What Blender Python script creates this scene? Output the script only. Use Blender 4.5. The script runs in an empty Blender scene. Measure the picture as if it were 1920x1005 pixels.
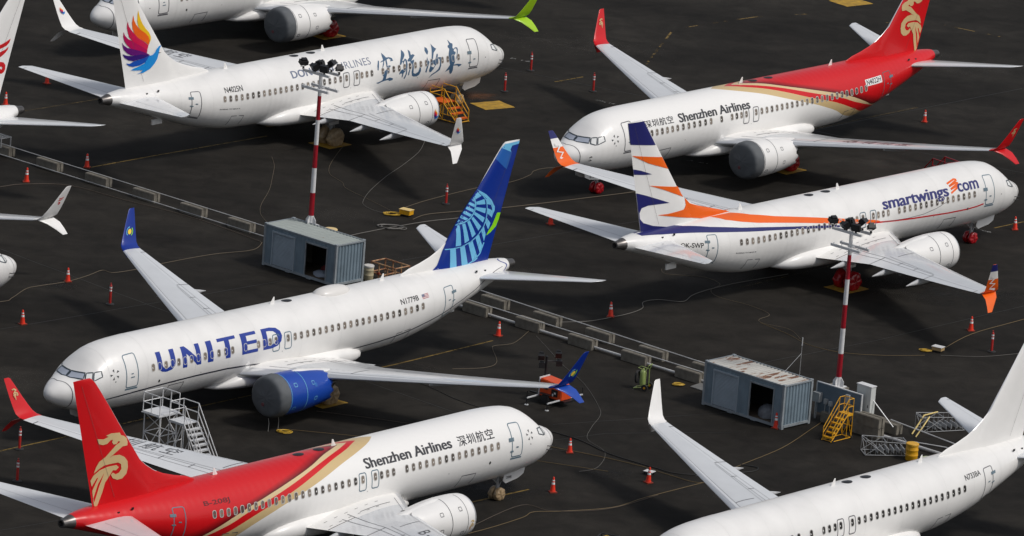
import bpy, bmesh, math, random
from mathutils import Vector, Matrix
R=math.radians
random.seed(7)
sc=bpy.context.scene
col=sc.collection
# ---------------------------------------------------------------- camera
cd=bpy.data.cameras.new('camera');cam=bpy.data.objects.new('camera',cd);col.objects.link(cam)
cd.sensor_width=36;cd.lens=14064.205/1920*36;cd.clip_start=5;cd.clip_end=6000
cam.matrix_world=Matrix.Translation((0,0,117.355))@Matrix.Rotation(R(90-14.824),4,'X')@Matrix.Rotation(R(4.405),4,'Z')
sc.camera=cam
# ---------------------------------------------------------------- sky, sun, exposure
SUN_AZ,SUN_EL=R(-18),R(52)          # azimuth measured from +x towards +y
w=bpy.data.worlds.new('World');sc.world=w;w.use_nodes=True
nt=w.node_tree;nt.nodes.clear()
sky=nt.nodes.new('ShaderNodeTexSky');sky.sky_type='NISHITA';sky.sun_disc=False
sky.sun_elevation=SUN_EL;sky.sun_rotation=R(90)-SUN_AZ;sky.dust_density=2.5;sky.air_density=1.0;sky.ozone_density=1.0
hs=nt.nodes.new('ShaderNodeHueSaturation');hs.inputs['Saturation'].default_value=.45
bg=nt.nodes.new('ShaderNodeBackground');bg.inputs[1].default_value=.10
wo=nt.nodes.new('ShaderNodeOutputWorld')
nt.links.new(sky.outputs[0],hs.inputs['Color']);nt.links.new(hs.outputs[0],bg.inputs[0]);nt.links.new(bg.outputs[0],wo.inputs[0])
sl=bpy.data.lights.new('sun','SUN');sl.energy=1.85;sl.angle=R(9);sl.color=(1,.955,.9)
so=bpy.data.objects.new('sun',sl);col.objects.link(so)
sd=Vector((math.cos(SUN_AZ)*math.cos(SUN_EL),math.sin(SUN_AZ)*math.cos(SUN_EL),math.sin(SUN_EL)))
so.rotation_euler=sd.to_track_quat('Z','Y').to_euler()
sc.view_settings.view_transform='Standard';sc.view_settings.look='None';sc.view_settings.gamma=1
sc.view_settings.exposure=0.0
# ---------------------------------------------------------------- materials
MC={}
def mat(name,colr,rough=.5,metal=0,coat=0,var=0,vs=3.0,bump=0,spec=.5,col2=None):
    if name in MC:return MC[name]
    m=bpy.data.materials.new(name);m.use_nodes=True;t=m.node_tree;b=t.nodes['Principled BSDF']
    b.inputs['Base Color'].default_value=(*colr,1);b.inputs['Roughness'].default_value=rough
    b.inputs['Metallic'].default_value=metal;b.inputs['Coat Weight'].default_value=coat
    b.inputs['Coat Roughness'].default_value=.06;b.inputs['Specular IOR Level'].default_value=spec
    if var:
        tc=t.nodes.new('ShaderNodeTexCoord');n=t.nodes.new('ShaderNodeTexNoise');n.inputs['Scale'].default_value=vs;n.inputs['Detail'].default_value=6
        r=t.nodes.new('ShaderNodeMapRange');r.inputs[1].default_value=.3;r.inputs[2].default_value=.7
        mx=t.nodes.new('ShaderNodeMix');mx.data_type='RGBA'
        c2=col2 if col2 else tuple(c*(1-var) for c in colr)
        mx.inputs[6].default_value=(*c2,1);mx.inputs[7].default_value=(*colr,1)
        t.links.new(tc.outputs['Object'],n.inputs['Vector']);t.links.new(n.outputs[0],r.inputs[0]);t.links.new(r.outputs[0],mx.inputs[0]);t.links.new(mx.outputs[2],b.inputs['Base Color'])
        if bump:
            bp=t.nodes.new('ShaderNodeBump');bp.inputs['Strength'].default_value=bump;bp.inputs['Distance'].default_value=.02
            t.links.new(n.outputs[0],bp.inputs['Height']);t.links.new(bp.outputs[0],b.inputs['Normal'])
    MC[name]=m;return m
WHITE=(.83,.82,.80)
def paint(name,c,**k): return mat(name,c,rough=.32,coat=.12,spec=.38,var=.045,vs=1.3,**k)
white=paint('white aircraft paint',WHITE)
def skin_wave(m):
    t=m.node_tree;b=t.nodes['Principled BSDF'];N=t.nodes.new;L=t.links.new
    tc=N('ShaderNodeTexCoord');sx=N('ShaderNodeSeparateXYZ');L(tc.outputs['Object'],sx.inputs[0])
    mu=N('ShaderNodeMath');mu.operation='MULTIPLY';mu.inputs[1].default_value=2*math.pi/.508;L(sx.outputs['X'],mu.inputs[0])
    sn=N('ShaderNodeMath');sn.operation='SINE';L(mu.outputs[0],sn.inputs[0])
    n=N('ShaderNodeTexNoise');n.inputs['Scale'].default_value=1.1;n.inputs['Detail'].default_value=3;L(tc.outputs['Object'],n.inputs['Vector'])
    ad=N('ShaderNodeMath');ad.operation='MULTIPLY_ADD';ad.inputs[1].default_value=5;L(n.outputs[0],ad.inputs[0]);L(sn.outputs[0],ad.inputs[2])
    bp=N('ShaderNodeBump');bp.inputs['Strength'].default_value=.55;bp.inputs['Distance'].default_value=.0035;L(ad.outputs[0],bp.inputs['Height']);L(bp.outputs[0],b.inputs['Normal'])
    return m
skin=skin_wave(mat('white fuselage skin',(.82,.81,.79),rough=.34,coat=.3,var=.09,vs=.7))
wing_grey=mat('grey wing paint',(.70,.715,.73),rough=.13,var=.06,vs=.9,spec=.7)
wing_box=mat('darker grey wing box paint',(.64,.655,.67),rough=.12,var=.06,vs=.9,spec=.7)
bare=mat('bare metal leading edge',(.72,.73,.74),rough=.3,metal=.6)
line=mat('panel seam',(.10,.10,.11),rough=.6)
dark=mat('dark rubber',(.015,.015,.016),rough=.7)
black=mat('black paint',(.012,.012,.014),rough=.4)
dgrey=mat('exhaust metal',(.16,.15,.145),rough=.35,metal=.7,var=.3,vs=2)
strut=mat('grey strut',(.42,.43,.44),rough=.4,metal=.3)
pane=mat('window pane with shade down',(.20,.17,.145),rough=.12,var=.5,vs=1.6)
def shade_random(m):
    t=m.node_tree;b=t.nodes['Principled BSDF'];N=t.nodes.new;oi=N('ShaderNodeObjectInfo');cr=N('ShaderNodeValToRGB');e=cr.color_ramp.elements
    e[0].color=(.05,.045,.04,1);e[1].color=(.26,.22,.18,1);x=e.new(.3);x.color=(.13,.11,.095,1);t.links.new(oi.outputs['Random'],cr.inputs[0]);t.links.new(cr.outputs[0],b.inputs['Base Color'])
shade_random(pane)
paned=mat('dark window pane',(.035,.033,.032),rough=.1)
wframe=mat('window frame',(.50,.49,.47),rough=.4)
glassA=mat('windshield glass',(.40,.44,.52),rough=.08,spec=.8)
glassB=mat('side cockpit glass with white cover behind',(.78,.79,.78),rough=.15)
red=paint('red aircraft paint',(.60,.006,.010));gold=paint('gold aircraft paint',(.60,.44,.22))
navy=paint('navy aircraft paint',(.018,.02,.135));orange=paint('orange aircraft paint',(.83,.125,.03))
unavy=paint('royal blue aircraft paint',(.002,.026,.25));ublue=paint('cobalt aircraft paint',(.010,.060,.37))
usky=paint('sky blue aircraft paint',(.17,.52,.80));usky2=paint('mid blue aircraft paint',(.02,.12,.43));lime=paint('lime aircraft paint',(.27,.68,.012))
green=paint('bright green aircraft paint',(.36,.60,.02))
txtgrey=paint('dark grey lettering',(.045,.045,.05));txtblack=paint('black lettering',(.015,.015,.015))
txtsteel=paint('steel blue lettering',(.055,.115,.20));txtsilver=paint('slate lettering',(.16,.19,.27));txtblue=paint('blue lettering',(.016,.045,.30))
txtnavy=paint('navy lettering',(.03,.032,.16));faint=paint('faint grey lettering',(.52,.52,.52))
FIN={'yellow':(.85,.52,.01),'orange':(.85,.13,.008),'crimson':(.62,.006,.07),'berry':(.45,.003,.09),'purple':(.12,.006,.16),'indigo':(.035,.008,.16),'blue':(.008,.075,.42),'cyan':(.012,.26,.68),'beak':(.02,.02,.02)}
cover=mat('grey fabric cover',(.115,.125,.135),rough=.7,var=.25,vs=1.6,bump=.25)
beige=mat('tan plastic wrap',(.46,.33,.19),rough=.35,var=.5,vs=5,bump=.8)
redwrap=mat('red vinyl cover',(.40,.008,.014),rough=.22,var=.4,vs=3,bump=.5)
matyel=mat('yellow drip mat',(.52,.30,.02),rough=.7,var=.5,vs=2.2,col2=(.25,.15,.02))
conc=mat('weathered concrete',(.22,.20,.165),rough=.9,var=.45,vs=2.5,bump=.5)
pipe=mat('white painted pipe',(.62,.62,.62),rough=.4,var=.3,vs=2)
cone_o=mat('orange cone rubber',(.85,.04,.012),rough=.45,var=.15,vs=6);refl=mat('white reflective band',(.80,.80,.80),rough=.4)
steel=mat('blue-grey container paint',(.20,.265,.315),rough=.55,var=.25,vs=1.2)
steel_l=mat('galvanised grey',(.42,.44,.45),rough=.5,var=.25,vs=3)
inside=mat('dark container lining',(.025,.024,.022),rough=.9)
mred=mat('mast red paint',(.36,.008,.02),rough=.35,var=.25,vs=4);mwhite=mat('mast white paint',(.72,.72,.72),rough=.35,var=.12,vs=4)
lampblk=mat('black lamp housing',(.01,.01,.011),rough=.45);lampgl=mat('lamp glass',(.05,.05,.05),rough=.1)
sy=mat('safety yellow paint',(.80,.40,.012),rough=.4,var=.2,vs=5);so_=mat('orange stair paint',(.75,.13,.012),rough=.5,var=.25,vs=5)
alum=mat('aluminium',(.70,.71,.72),rough=.35,metal=.2,var=.1,vs=3)
# ---------------------------------------------------------------- helpers
def obj(name,bm,mats,parent=None,smooth=None,loc=(0,0,0)):
    me=bpy.data.meshes.new(name)
    bm.normal_update();bm.to_mesh(me);bm.free()
    for m in (mats if isinstance(mats,(list,tuple)) else [mats]):me.materials.append(m)
    if smooth is not None:
        me.polygons.foreach_set('use_smooth',[True]*len(me.polygons))
        try:me.set_sharp_from_angle(angle=R(smooth))
        except Exception:pass
    o=bpy.data.objects.new(name,me);col.objects.link(o);o.location=loc
    if parent:o.parent=parent
    return o
def tag(o,label=None,cat=None,group=None,kind=None):
    if label:o['label']=label
    if cat:o['category']=cat
    if group:o['group']=group
    if kind:o['kind']=kind
    return o
def thing(name,label,cat,loc=(0,0,0),rz=0,group=None,rx=0):
    o=bpy.data.objects.new(name,None);col.objects.link(o);o.location=loc;o.rotation_euler=(rx,0,rz);o.empty_display_size=.3
    return tag(o,label,cat,group)
def copy_tree(o,parent=None):
    c=o.copy();col.objects.link(c)
    if parent:c.parent=parent
    for ch in list(o.children):copy_tree(ch,c)
    return c
def box(bm,c,s,rz=0,mi=0,mtx=None):
    M=Matrix.Translation(c)@Matrix.Rotation(rz,4,'Z')@Matrix.Diagonal((*s,1))
    if mtx:M=mtx@M
    r=bmesh.ops.create_cube(bm,size=1,matrix=M)
    for f in {f for v in r['verts'] for f in v.link_faces}:f.material_index=mi
def tube(bm,pts,r,n=8,mi=0,cap=True,radii=None):
    pts=[Vector(p) for p in pts];rings=[];prev=None
    for i,p in enumerate(pts):
        t=(pts[min(i+1,len(pts)-1)]-pts[max(i-1,0)]).normalized()
        if prev is None:
            a=Vector((0,0,1)) if abs(t.z)<.9 else Vector((1,0,0));u=t.cross(a).normalized()
        else:u=(prev-t*prev.dot(t)).normalized()
        prev=u;v=t.cross(u);rr=radii[i] if radii else r
        rings.append([bm.verts.new(p+(u*math.cos(k*2*math.pi/n)+v*math.sin(k*2*math.pi/n))*rr) for k in range(n)])
    for a,b in zip(rings,rings[1:]):
        for k in range(n):bm.faces.new((a[k],a[(k+1)%n],b[(k+1)%n],b[k])).material_index=mi
    if cap:
        bm.faces.new(rings[0][::-1]).material_index=mi;bm.faces.new(rings[-1]).material_index=mi
def lathe(bm,prof,n=24,axis='Z',c=(0,0,0),mi=0,mis=None,cap=True):
    """prof: (radius, position along axis)"""
    c=Vector(c);rings=[]
    for r,h in prof:
        ring=[]
        for k in range(n):
            a=k*2*math.pi/n;x,y=r*math.cos(a),r*math.sin(a)
            p={'Z':(x,y,h),'X':(h,x,y),'Y':(y,h,x)}[axis];ring.append(bm.verts.new(c+Vector(p)))
        rings.append(ring)
    for i,(a,b) in enumerate(zip(rings,rings[1:])):
        for k in range(n):bm.faces.new((a[k],a[(k+1)%n],b[(k+1)%n],b[k])).material_index=(mis[i] if mis else mi)
    if cap:
        for ring,idx in ((rings[0][::-1],0),(rings[-1],-1)):bm.faces.new(ring).material_index=(mis[idx] if mis else mi)
def loft(bm,rings,mi=0,cap=True,fm=None):
    V=[[bm.verts.new(p) for p in r] for r in rings];n=len(V[0])
    for i,(a,b) in enumerate(zip(V,V[1:])):
        for k in range(n):bm.faces.new((a[k],a[(k+1)%n],b[(k+1)%n],b[k])).material_index=(fm(i,k) if fm else mi)
    if cap:bm.faces.new(V[0][::-1]).material_index=mi;bm.faces.new(V[-1]).material_index=mi
    return V
# ---------------------------------------------------------------- fuselage surface of the airliner (x aft of the nose, y starboard)
def pchip(xs,ys):
    n=len(xs);h=[xs[i+1]-xs[i] for i in range(n-1)];d=[(ys[i+1]-ys[i])/h[i] for i in range(n-1)]
    m=[0]*n
    for i in range(1,n-1):
        if d[i-1]*d[i]>0:
            w1=2*h[i]+h[i-1];w2=h[i]+2*h[i-1];m[i]=(w1+w2)/(w1/d[i-1]+w2/d[i])
    m[0]=d[0];m[-1]=d[-1]
    def f(x):
        if x<=xs[0]: return ys[0]
        if x>=xs[-1]: return ys[-1]
        lo=0
        while xs[lo+1]<x: lo+=1
        t=(x-xs[lo])/h[lo]
        return (ys[lo]*(1+2*t)*(1-t)**2+m[lo]*h[lo]*t*(1-t)**2+ys[lo+1]*t*t*(3-2*t)+m[lo+1]*h[lo]*t*t*(t-1))
    return f
_X=[0,.05,.2,.5,1,1.5,1.9,2.35,2.8,3.5,4.5,6.2,24,27,30,33,35,36.5,37.6,38.4]
_T=[2.92,3.1,3.29,3.50,3.70,3.80,4.07,4.44,4.80,5.16,5.34,5.42,5.42,5.42,5.42,5.39,5.34,5.27,5.18,5.0]
_B=[2.92,2.74,2.56,2.35,2.1,1.92,1.81,1.72,1.65,1.56,1.47,1.41,1.41,1.5,1.98,2.87,3.5,3.98,4.32,4.56]
_W=[0,.19,.4,.67,1.0,1.25,1.42,1.57,1.67,1.74,1.83,1.88,1.88,1.87,1.76,1.42,1.09,.8,.5,.22]
_C=[2.92,2.92,2.92,2.94,3.0,3.06,3.12,3.2,3.28,3.38,3.48,3.54,3.54,3.56,3.75,4.15,4.42,4.62,4.75,4.78]
fT,fB,fW,fC=[pchip(_X,a) for a in (_T,_B,_W,_C)]
def fus(x,th,off=0.):
    """th: angle from max-width line; 0=side, +pi/2 crown, -pi/2 keel (port/starboard handled by caller)"""
    c=fC(x);w=fW(x);hh=(fT(x)-c) if th>=0 else (c-fB(x))
    b=max(0.,1-abs(x-1.95)/1.25) if th>0 else 0.
    b=b*b*(3-2*b)
    y=w*max(math.cos(th),0.)**(1-.25*b) if b else w*math.cos(th)
    z=c+hh*(math.sin(th)**(1-.10*b) if b else math.sin(th))
    if off:
        ny=math.cos(th)/max(w,1e-3);nz=math.sin(th)/max(hh,1e-3);l=math.hypot(ny,nz)
        y+=off*ny/l;z+=off*nz/l
    return y,z
def lerp(a,b,t):return a+(b-a)*t
def interp(tab,x):
    if x<=tab[0][0]:return tab[0][1]
    for (a,b),(c,d) in zip(tab,tab[1:]):
        if x<=c:return b+(d-b)*(x-a)/(c-a)
    return tab[-1][1]
SHORT=0.0
def warp(x):
    if not SHORT:return x
    if x<8:return x+1.5
    if x<12:return 9.5+(x-8)*.625
    return x if x<22 else (x-SHORT if x>26 else 22+(x-22)*(4-SHORT)/4)
def FP(x,v,side,off=.006):
    y,z=fus(x,v/1.9,off);return (warp(x),side*y,z)
# fin
FLE=[(4.6,28.4),(5.5,28.75),(5.75,29.4),(5.95,30.3),(6.2,31.15),(6.5,31.85),(6.9,32.5),(7.3,33.0),(7.85,33.42),(9.1,34.4),(10.6,35.55),(11.6,36.35),(12.1,36.78),(12.3,37.1)]
def FTE(z):return 36.25+(z-5.05)*.288
def FM(z):return 36.95-.79*(12.3-z)
def foil(u):
    u=min(max(u,0),1);return 5*(.2969*math.sqrt(u)-.126*u-.3516*u*u+.2843*u**3-.1036*u**4)
def fin_half(x,z):
    xm=FM(z);c=FTE(z)-xm;xl=interp(FLE,z)
    a=foil((x-xm)/c)*.105*c if x>xm else 0
    d=.16*min(1,math.sqrt(max(0,x-xl)/3.0))*(1-min(1,max(0,(x-xm)/c)))*(1 if xm-xl>.05 else max(0,(xm-xl)/.05))
    return max(a,d,.008 if x>xl+.001 else 0)
def NP(x,z,side,off=.007):return (warp(x) if x<26 else x-SHORT,side*(fin_half(x,z)+off),z)
# wing: c = chord fraction, y = span
WLE=[(0,13.3),(1.6,13.95),(2.6,14.75),(4.3,16.2),(6.8,17.6),(16.7,22.98)]
WTE=[(0,21.9),(1.6,21.85),(5.8,21.35),(16.5,24.32),(16.7,24.37)]
WTH=[(0,.135),(1.9,.135),(5.8,.115),(16.7,.095)]
def wz(y):return 2.16+.100*(max(y,0)-1.9)+.0012*max(0,y-6)**2
def WP(c,y,off=0,upper=True,side=1):
    le,te=interp(WLE,y),interp(WTE,y);ch=te-le;h=foil(c)*interp(WTH,y)*ch
    inc=(.5-c)*ch*.030*(1-y/20)
    z=wz(y)+inc+(h*1.05+off if upper else -(h*.8)-off)
    return (le+c*ch,side*y,z)
# horizontal stabiliser
def SP(c,y,off=0,upper=True,side=1):
    t=(y-.5)/6.67;le=34.05+t*3.75;te=37.3+t*1.42
    if y>6.9:le+=(y-6.9)*1.6
    ch=te-le;h=foil(c)*.10*ch
    return (le+c*ch-SHORT,side*y,4.58+.122*(y-.5)+(h+off if upper else -h-off))
def decal(name,polys,mp,m,parent,gu=.5,gv=.13,grid=True):
    """polys: 2D outlines or (verts,faces) meshes in surface coordinates, laid on the surface by mp(u,v)"""
    bm=bmesh.new()
    for pl in polys:
        if isinstance(pl,tuple) and isinstance(pl[1],list) and pl[1] and isinstance(pl[1][0],tuple) and len(pl)==2 and isinstance(pl[0],list):
            vs=[bm.verts.new((a,b,0)) for a,b in pl[0]]
            for f in pl[1]:
                try:bm.faces.new([vs[i] for i in f])
                except ValueError:pass
        else:
            q=[]
            for p in pl:
                if not q or (abs(q[-1][0]-p[0])+abs(q[-1][1]-p[1]))>1e-4:q.append(p)
            bm.faces.new([bm.verts.new((a,b,0)) for a,b in q])
    bm.normal_update()
    bmesh.ops.triangulate(bm,faces=bm.faces[:])
    if grid:
        us=[v.co.x for v in bm.verts];vs=[v.co.y for v in bm.verts]
        for lo,hi,g,ax in ((min(us),max(us),gu,0),(min(vs),max(vs),gv,1)):
            if not g:continue
            k=math.floor(lo/g)+1
            while k*g<hi:
                co=[0,0,0];no=[0,0,0];co[ax]=k*g;no[ax]=1
                bmesh.ops.bisect_plane(bm,geom=bm.verts[:]+bm.edges[:]+bm.faces[:],plane_co=co,plane_no=no,dist=1e-5);k+=1
    for v in bm.verts:v.co=Vector(mp(v.co.x,v.co.y))
    return obj(name,bm,m,parent,smooth=40)
_tc={}
def text2d(s,bold=0,shear=0,space=1.0):
    k=(s,bold,shear,space)
    if k in _tc:return _tc[k]
    cu=bpy.data.curves.new('lettering','FONT');cu.body=s;cu.size=1;cu.offset=bold;cu.shear=shear;cu.resolution_u=3;cu.space_character=space
    o=bpy.data.objects.new('lettering',cu);col.objects.link(o);bpy.context.view_layer.update()
    me=o.to_mesh();V=[(v.co.x,v.co.y) for v in me.vertices];F=[tuple(p.vertices) for p in me.polygons];o.to_mesh_clear()
    bpy.data.objects.remove(o);bpy.data.curves.remove(cu)
    _tc[k]=(V,F);return _tc[k]
def fit(s,x0,x1,y0,y1,bold=0,shear=0,space=1.0,slope=0):
    V,F=text2d(s,bold,shear,space)
    if not V:return (V,F)
    a,b=min(p[0] for p in V),max(p[0] for p in V);c,d=min(p[1] for p in V),max(p[1] for p in V)
    return ([(x0+(p[0]-a)/(b-a)*(x1-x0),y0+(p[1]-c)/(d-c)*(y1-y0)+slope*(p[0]-a)/(b-a)) for p in V],F)
def rib2(pts,w,closed=False):
    """list of quads following a 2D polyline"""
    n=len(pts);out=[];L=[];Rr=[]
    for i,p in enumerate(pts):
        a=pts[(i-1)%n] if (closed or i>0) else p;b=pts[(i+1)%n] if (closed or i<n-1) else p
        dx,dy=b[0]-a[0],b[1]-a[1];l=math.hypot(dx,dy) or 1
        L.append((p[0]-dy/l*w/2,p[1]+dx/l*w/2));Rr.append((p[0]+dy/l*w/2,p[1]-dx/l*w/2))
    for i in range(n if closed else n-1):
        j=(i+1)%n;out.append([L[i],L[j],Rr[j],Rr[i]])
    return out
def rrect(x0,x1,y0,y1,r,n=4):
    out=[]
    for cx,cy,a0 in ((x1-r,y1-r,0),(x0+r,y1-r,90),(x0+r,y0+r,180),(x1-r,y0+r,270)):
        for k in range(n+1):
            a=R(a0+90*k/n);out.append((cx+r*math.cos(a),cy+r*math.sin(a)))
    return out
D2=math.pi/180*1.9
def livery_mat():
    if 'livery' in MC:return MC['livery']
    m=bpy.data.materials.new('red white and gold banded paint');m.use_nodes=True;t=m.node_tree;b=t.nodes['Principled BSDF']
    b.inputs['Roughness'].default_value=.32;b.inputs['Coat Weight'].default_value=.12;b.inputs['Specular IOR Level'].default_value=.38;b.inputs['Coat Roughness'].default_value=.06
    uv=t.nodes.new('ShaderNodeUVMap');uv.uv_map='surface';sx=t.nodes.new('ShaderNodeSeparateXYZ');t.links.new(uv.outputs[0],sx.inputs[0])
    E=[[(-90,31),(-47,28),(-35,27),(-17.6,25.8),(-1.8,24.1),(8,22.9),(26,20.7),(43.7,18.8),(62,16.8),(75,15.7),(90,14.9)],
       [(-90,32),(-40,28.8),(-28,28.1),(-12,26.8),(4,25),(18.8,23.05),(37.6,21.0),(56.5,19.1),(72,17.5),(80,16.9),(90,16.2)],
       [(-90,33),(-21,28.8),(-8,27.6),(6.6,26.1),(19,24.4),(33,22.6),(51,20.6),(67,18.9),(78,17.8),(90,16.9)],
       [(-90,34),(-35,29.96),(-21,29.2),(-5,28.05),(10,26.6),(22,25),(37,22.95),(53,21.0),(73,19.2),(82,18.3),(90,17.6)]]
    cols=[(.83,.82,.80),(.60,.44,.22),(.60,.006,.010),(.66,.50,.28),None]
    prev=None;lastd=None
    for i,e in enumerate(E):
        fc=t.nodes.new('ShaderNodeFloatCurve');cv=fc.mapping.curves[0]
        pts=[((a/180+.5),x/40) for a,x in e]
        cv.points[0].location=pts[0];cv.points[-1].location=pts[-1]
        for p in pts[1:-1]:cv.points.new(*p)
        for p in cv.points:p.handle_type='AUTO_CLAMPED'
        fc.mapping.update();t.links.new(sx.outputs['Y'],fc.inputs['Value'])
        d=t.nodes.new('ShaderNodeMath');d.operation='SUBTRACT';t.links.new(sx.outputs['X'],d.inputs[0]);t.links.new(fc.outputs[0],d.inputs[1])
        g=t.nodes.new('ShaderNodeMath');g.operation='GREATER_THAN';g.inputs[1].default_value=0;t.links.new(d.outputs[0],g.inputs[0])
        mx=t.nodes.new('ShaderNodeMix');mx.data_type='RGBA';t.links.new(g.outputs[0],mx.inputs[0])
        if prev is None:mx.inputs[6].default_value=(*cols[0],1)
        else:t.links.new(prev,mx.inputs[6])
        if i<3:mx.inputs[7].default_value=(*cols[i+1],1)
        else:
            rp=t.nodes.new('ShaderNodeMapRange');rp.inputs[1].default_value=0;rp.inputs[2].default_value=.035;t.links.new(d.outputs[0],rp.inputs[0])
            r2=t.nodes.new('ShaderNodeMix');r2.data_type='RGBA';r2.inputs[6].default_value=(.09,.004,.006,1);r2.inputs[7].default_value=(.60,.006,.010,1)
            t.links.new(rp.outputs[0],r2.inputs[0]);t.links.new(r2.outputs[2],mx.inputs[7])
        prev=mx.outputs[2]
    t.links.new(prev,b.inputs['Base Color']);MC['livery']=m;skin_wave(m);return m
def fuselage(root,m):
    xs=[0.001,.03,.1,.2,.35,.5,.7,.9,1.1,1.3,1.5,1.65,1.8,1.9,2.0,2.15,2.35,2.55,2.8,3.1,3.5,4,4.5,5.2,6.2]+[7+.75*k for k in range(24)]+[25+.35*k for k in range(37)]+[37.85]
    xs=sorted(x for x in xs if x<=37.85);n=96;rings=[]
    bm=bmesh.new();uvl=bm.loops.layers.uv.new('surface')
    th=[-math.pi/2+2*math.pi*k/n for k in range(n)]   # round the section
    info=[]
    for x in xs:
        r=[]
        for a in th:
            s=1
            aa=a
            if a>math.pi/2:aa=math.pi-a;s=-1
            y,z=fus(x,aa);r.append(bm.verts.new((warp(x),s*y,z)))
        rings.append(r);info.append(x)
    for i in range(len(xs)-1):
        for k in range(n):
            k2=(k+1)%n;f=bm.faces.new((rings[i][k],rings[i][k2],rings[i+1][k2],rings[i+1][k]))
            a0,a1=th[k],(th[k2] if k2 else 3*math.pi/2)
            vv=[(xs[i],a0),(xs[i],a1),(xs[i+1],a1),(xs[i+1],a0)]
            for l,(x,a) in zip(f.loops,vv):
                aa=a if a<=math.pi/2 else math.pi-a
                l[uvl].uv=(x/40,aa/math.pi+.5)
    bm.faces.new(rings[0][::-1])
    o=obj('fuselage',bm,m,root,smooth=50)
    bm=bmesh.new();R2=[]
    for x,sc_ in ((37.85,1.004),(38.0,1.0),(38.25,.97),(38.55,.85),(38.56,.55),(38.3,.5)):
        xx=min(x,38.4);r=[]
        for k in range(32):
            a=2*math.pi*k/32;c=fC(xx);y,z=fus(min(xx,38.2),math.asin(math.sin(a)) )
            yy=math.copysign(abs(y),math.cos(a)) ;r.append((x-SHORT,yy*sc_,c+(z-c)*sc_))
        R2.append(r)
    loft(bm,R2);obj('tail_cone',bm,dgrey,root,smooth=40)
def wing(root,side,cfg):
    bm=bmesh.new();ys=[.3,1.6,2.6,3.4,4.3,5.8,6.8,8.5,10.5,12.5,14.5,16.2,16.7]
    cs=[0,.004,.015,.035,.07,.12,.2,.3,.42,.55,.66,.76,.87,1.0];rings=[]
    for y in ys:
        up=[WP(c,y,side=side) for c in cs];lo=[WP(c,y,upper=False,side=side) for c in cs[1:-1]]
        rings.append(up+lo[::-1])
    nu=len(cs)-1;n=len(rings[0])
    def fm(i,k):
        c=k if k<nu else n-k
        if k<nu and cs[min(k,nu)]<.07 or (k>=n-4):return 1
        if ys[i]<3.0:return 2
        return 3 if .12<=cs[min(k,nu-1)]<.66 and k<nu else 0
    loft(bm,rings,fm=fm)
    wo_=obj('wing',bm,[wing_grey,bare,white,wing_box],root,smooth=45)
    mp=lambda c,y:WP(c,y,.006,True,side)
    L=[]
    for c,a,b in ((.12,2.4,16.4),(.66,2.6,11.2),(.76,2.9,16.2),(.42,7,7.01)):L+=rib2([(c,lerp(a,b,k/14)) for k in range(15)],.009 if c!=.12 else .006)
    bars=[]
    for y,c0,c1 in ((3.3,.66,.99),(5.8,.66,1),(7.6,.62,.76),(9.3,.62,.76),(11.2,.66,1),(16.1,.76,1),(6.4,.12,.5),(2.9,.2,.55)):
        bars.append([(c0,y-.03),(c1,y-.03),(c1,y+.03),(c0,y+.03)])
    L+=rib2([(.58,5.9),(.62,11.0)],.007)
    decal('panel_seams',L+bars,mp,line,wo_,gu=.06,gv=1.0)
    if cfg.get('walk'):
        W=[]
        for k in range(6):
            c=.30+.11*k;W+=[[(c,2.35),(c+.035,2.35),(c+.035,2.39),(c,2.39)],[(c+.04,3.0),(c+.075,3.0),(c+.075,3.04),(c+.04,3.04)]]
        decal('walkway_marks',W,mp,txtblack,wo_,gu=.06,gv=1)
    # winglet: upper blade and lower blade
    def blade(name,secs,m,cap=True):
        b=bmesh.new();rr=[];cc=[0,.02,.08,.2,.4,.7,1.0]
        for le,te,y,z,ny,nz,th in secs:
            ch=te-le
            ring=[(le+c*ch,side*(y+ny*foil(c)*th*ch),z+nz*foil(c)*th*ch) for c in cc]+[(le+c*ch,side*(y-ny*foil(c)*th*ch),z-nz*foil(c)*th*ch) for c in cc[1:-1]][::-1]
            rr.append(ring)
        loft(b,rr,fm=(lambda i,k:min(i,len(m)-1)) if isinstance(m,list) else None)
        return obj(name,b,m,wo_,smooth=45)
    z0=wz(16.7)+.03
    um,lm=cfg['winglet']
    blade('winglet',[(22.98,24.36,16.69,z0,0,1,.10),(23.08,24.44,16.93,z0+.05,-.3,.95,.10),(23.22,24.52,17.15,z0+.22,-.7,.7,.09),(23.45,24.6,17.30,z0+.55,-.93,.35,.08),(23.78,24.7,17.49,z0+1.05,-.95,.3,.08),(24.12,24.8,17.68,z0+1.6,-.95,.3,.08),(24.40,24.87,17.83,z0+2.03,-.95,.3,.08),(24.52,24.88,17.85,z0+2.1,-.95,.3,.08)],um)
    blade('winglet_blade',[(23.15,24.45,16.93,z0,.2,.97,.09),(23.55,24.6,17.35,z0-.2,.45,.88,.09),(24.05,24.74,17.62,z0-.55,.6,.8,.08),(24.45,24.85,17.82,z0-.88,.6,.8,.08)],lm)
    # flap track fairings
    for y in (3.9,7.3,10.7):
        b=bmesh.new();te=interp(WTE,y);rr=[]
        for t,rw,rh in ((-3.0,.01,.01),(-2.6,.10,.10),(-1.8,.17,.18),(-.8,.19,.22),(.0,.16,.19),(.6,.09,.11),(1.15,.012,.015)):
            rr.append([(te+t,side*(y+rw*math.cos(a)),wz(y)-.22-.07*(t+1)+rh*math.sin(a)) for a in [2*math.pi*k/12 for k in range(12)]])
        loft(b,rr);obj('flap_fairing',b,mat('flap fairing grey',(.50,.51,.52),rough=.3,var=.1,vs=2),wo_,smooth=50)
    return wo_
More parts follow.
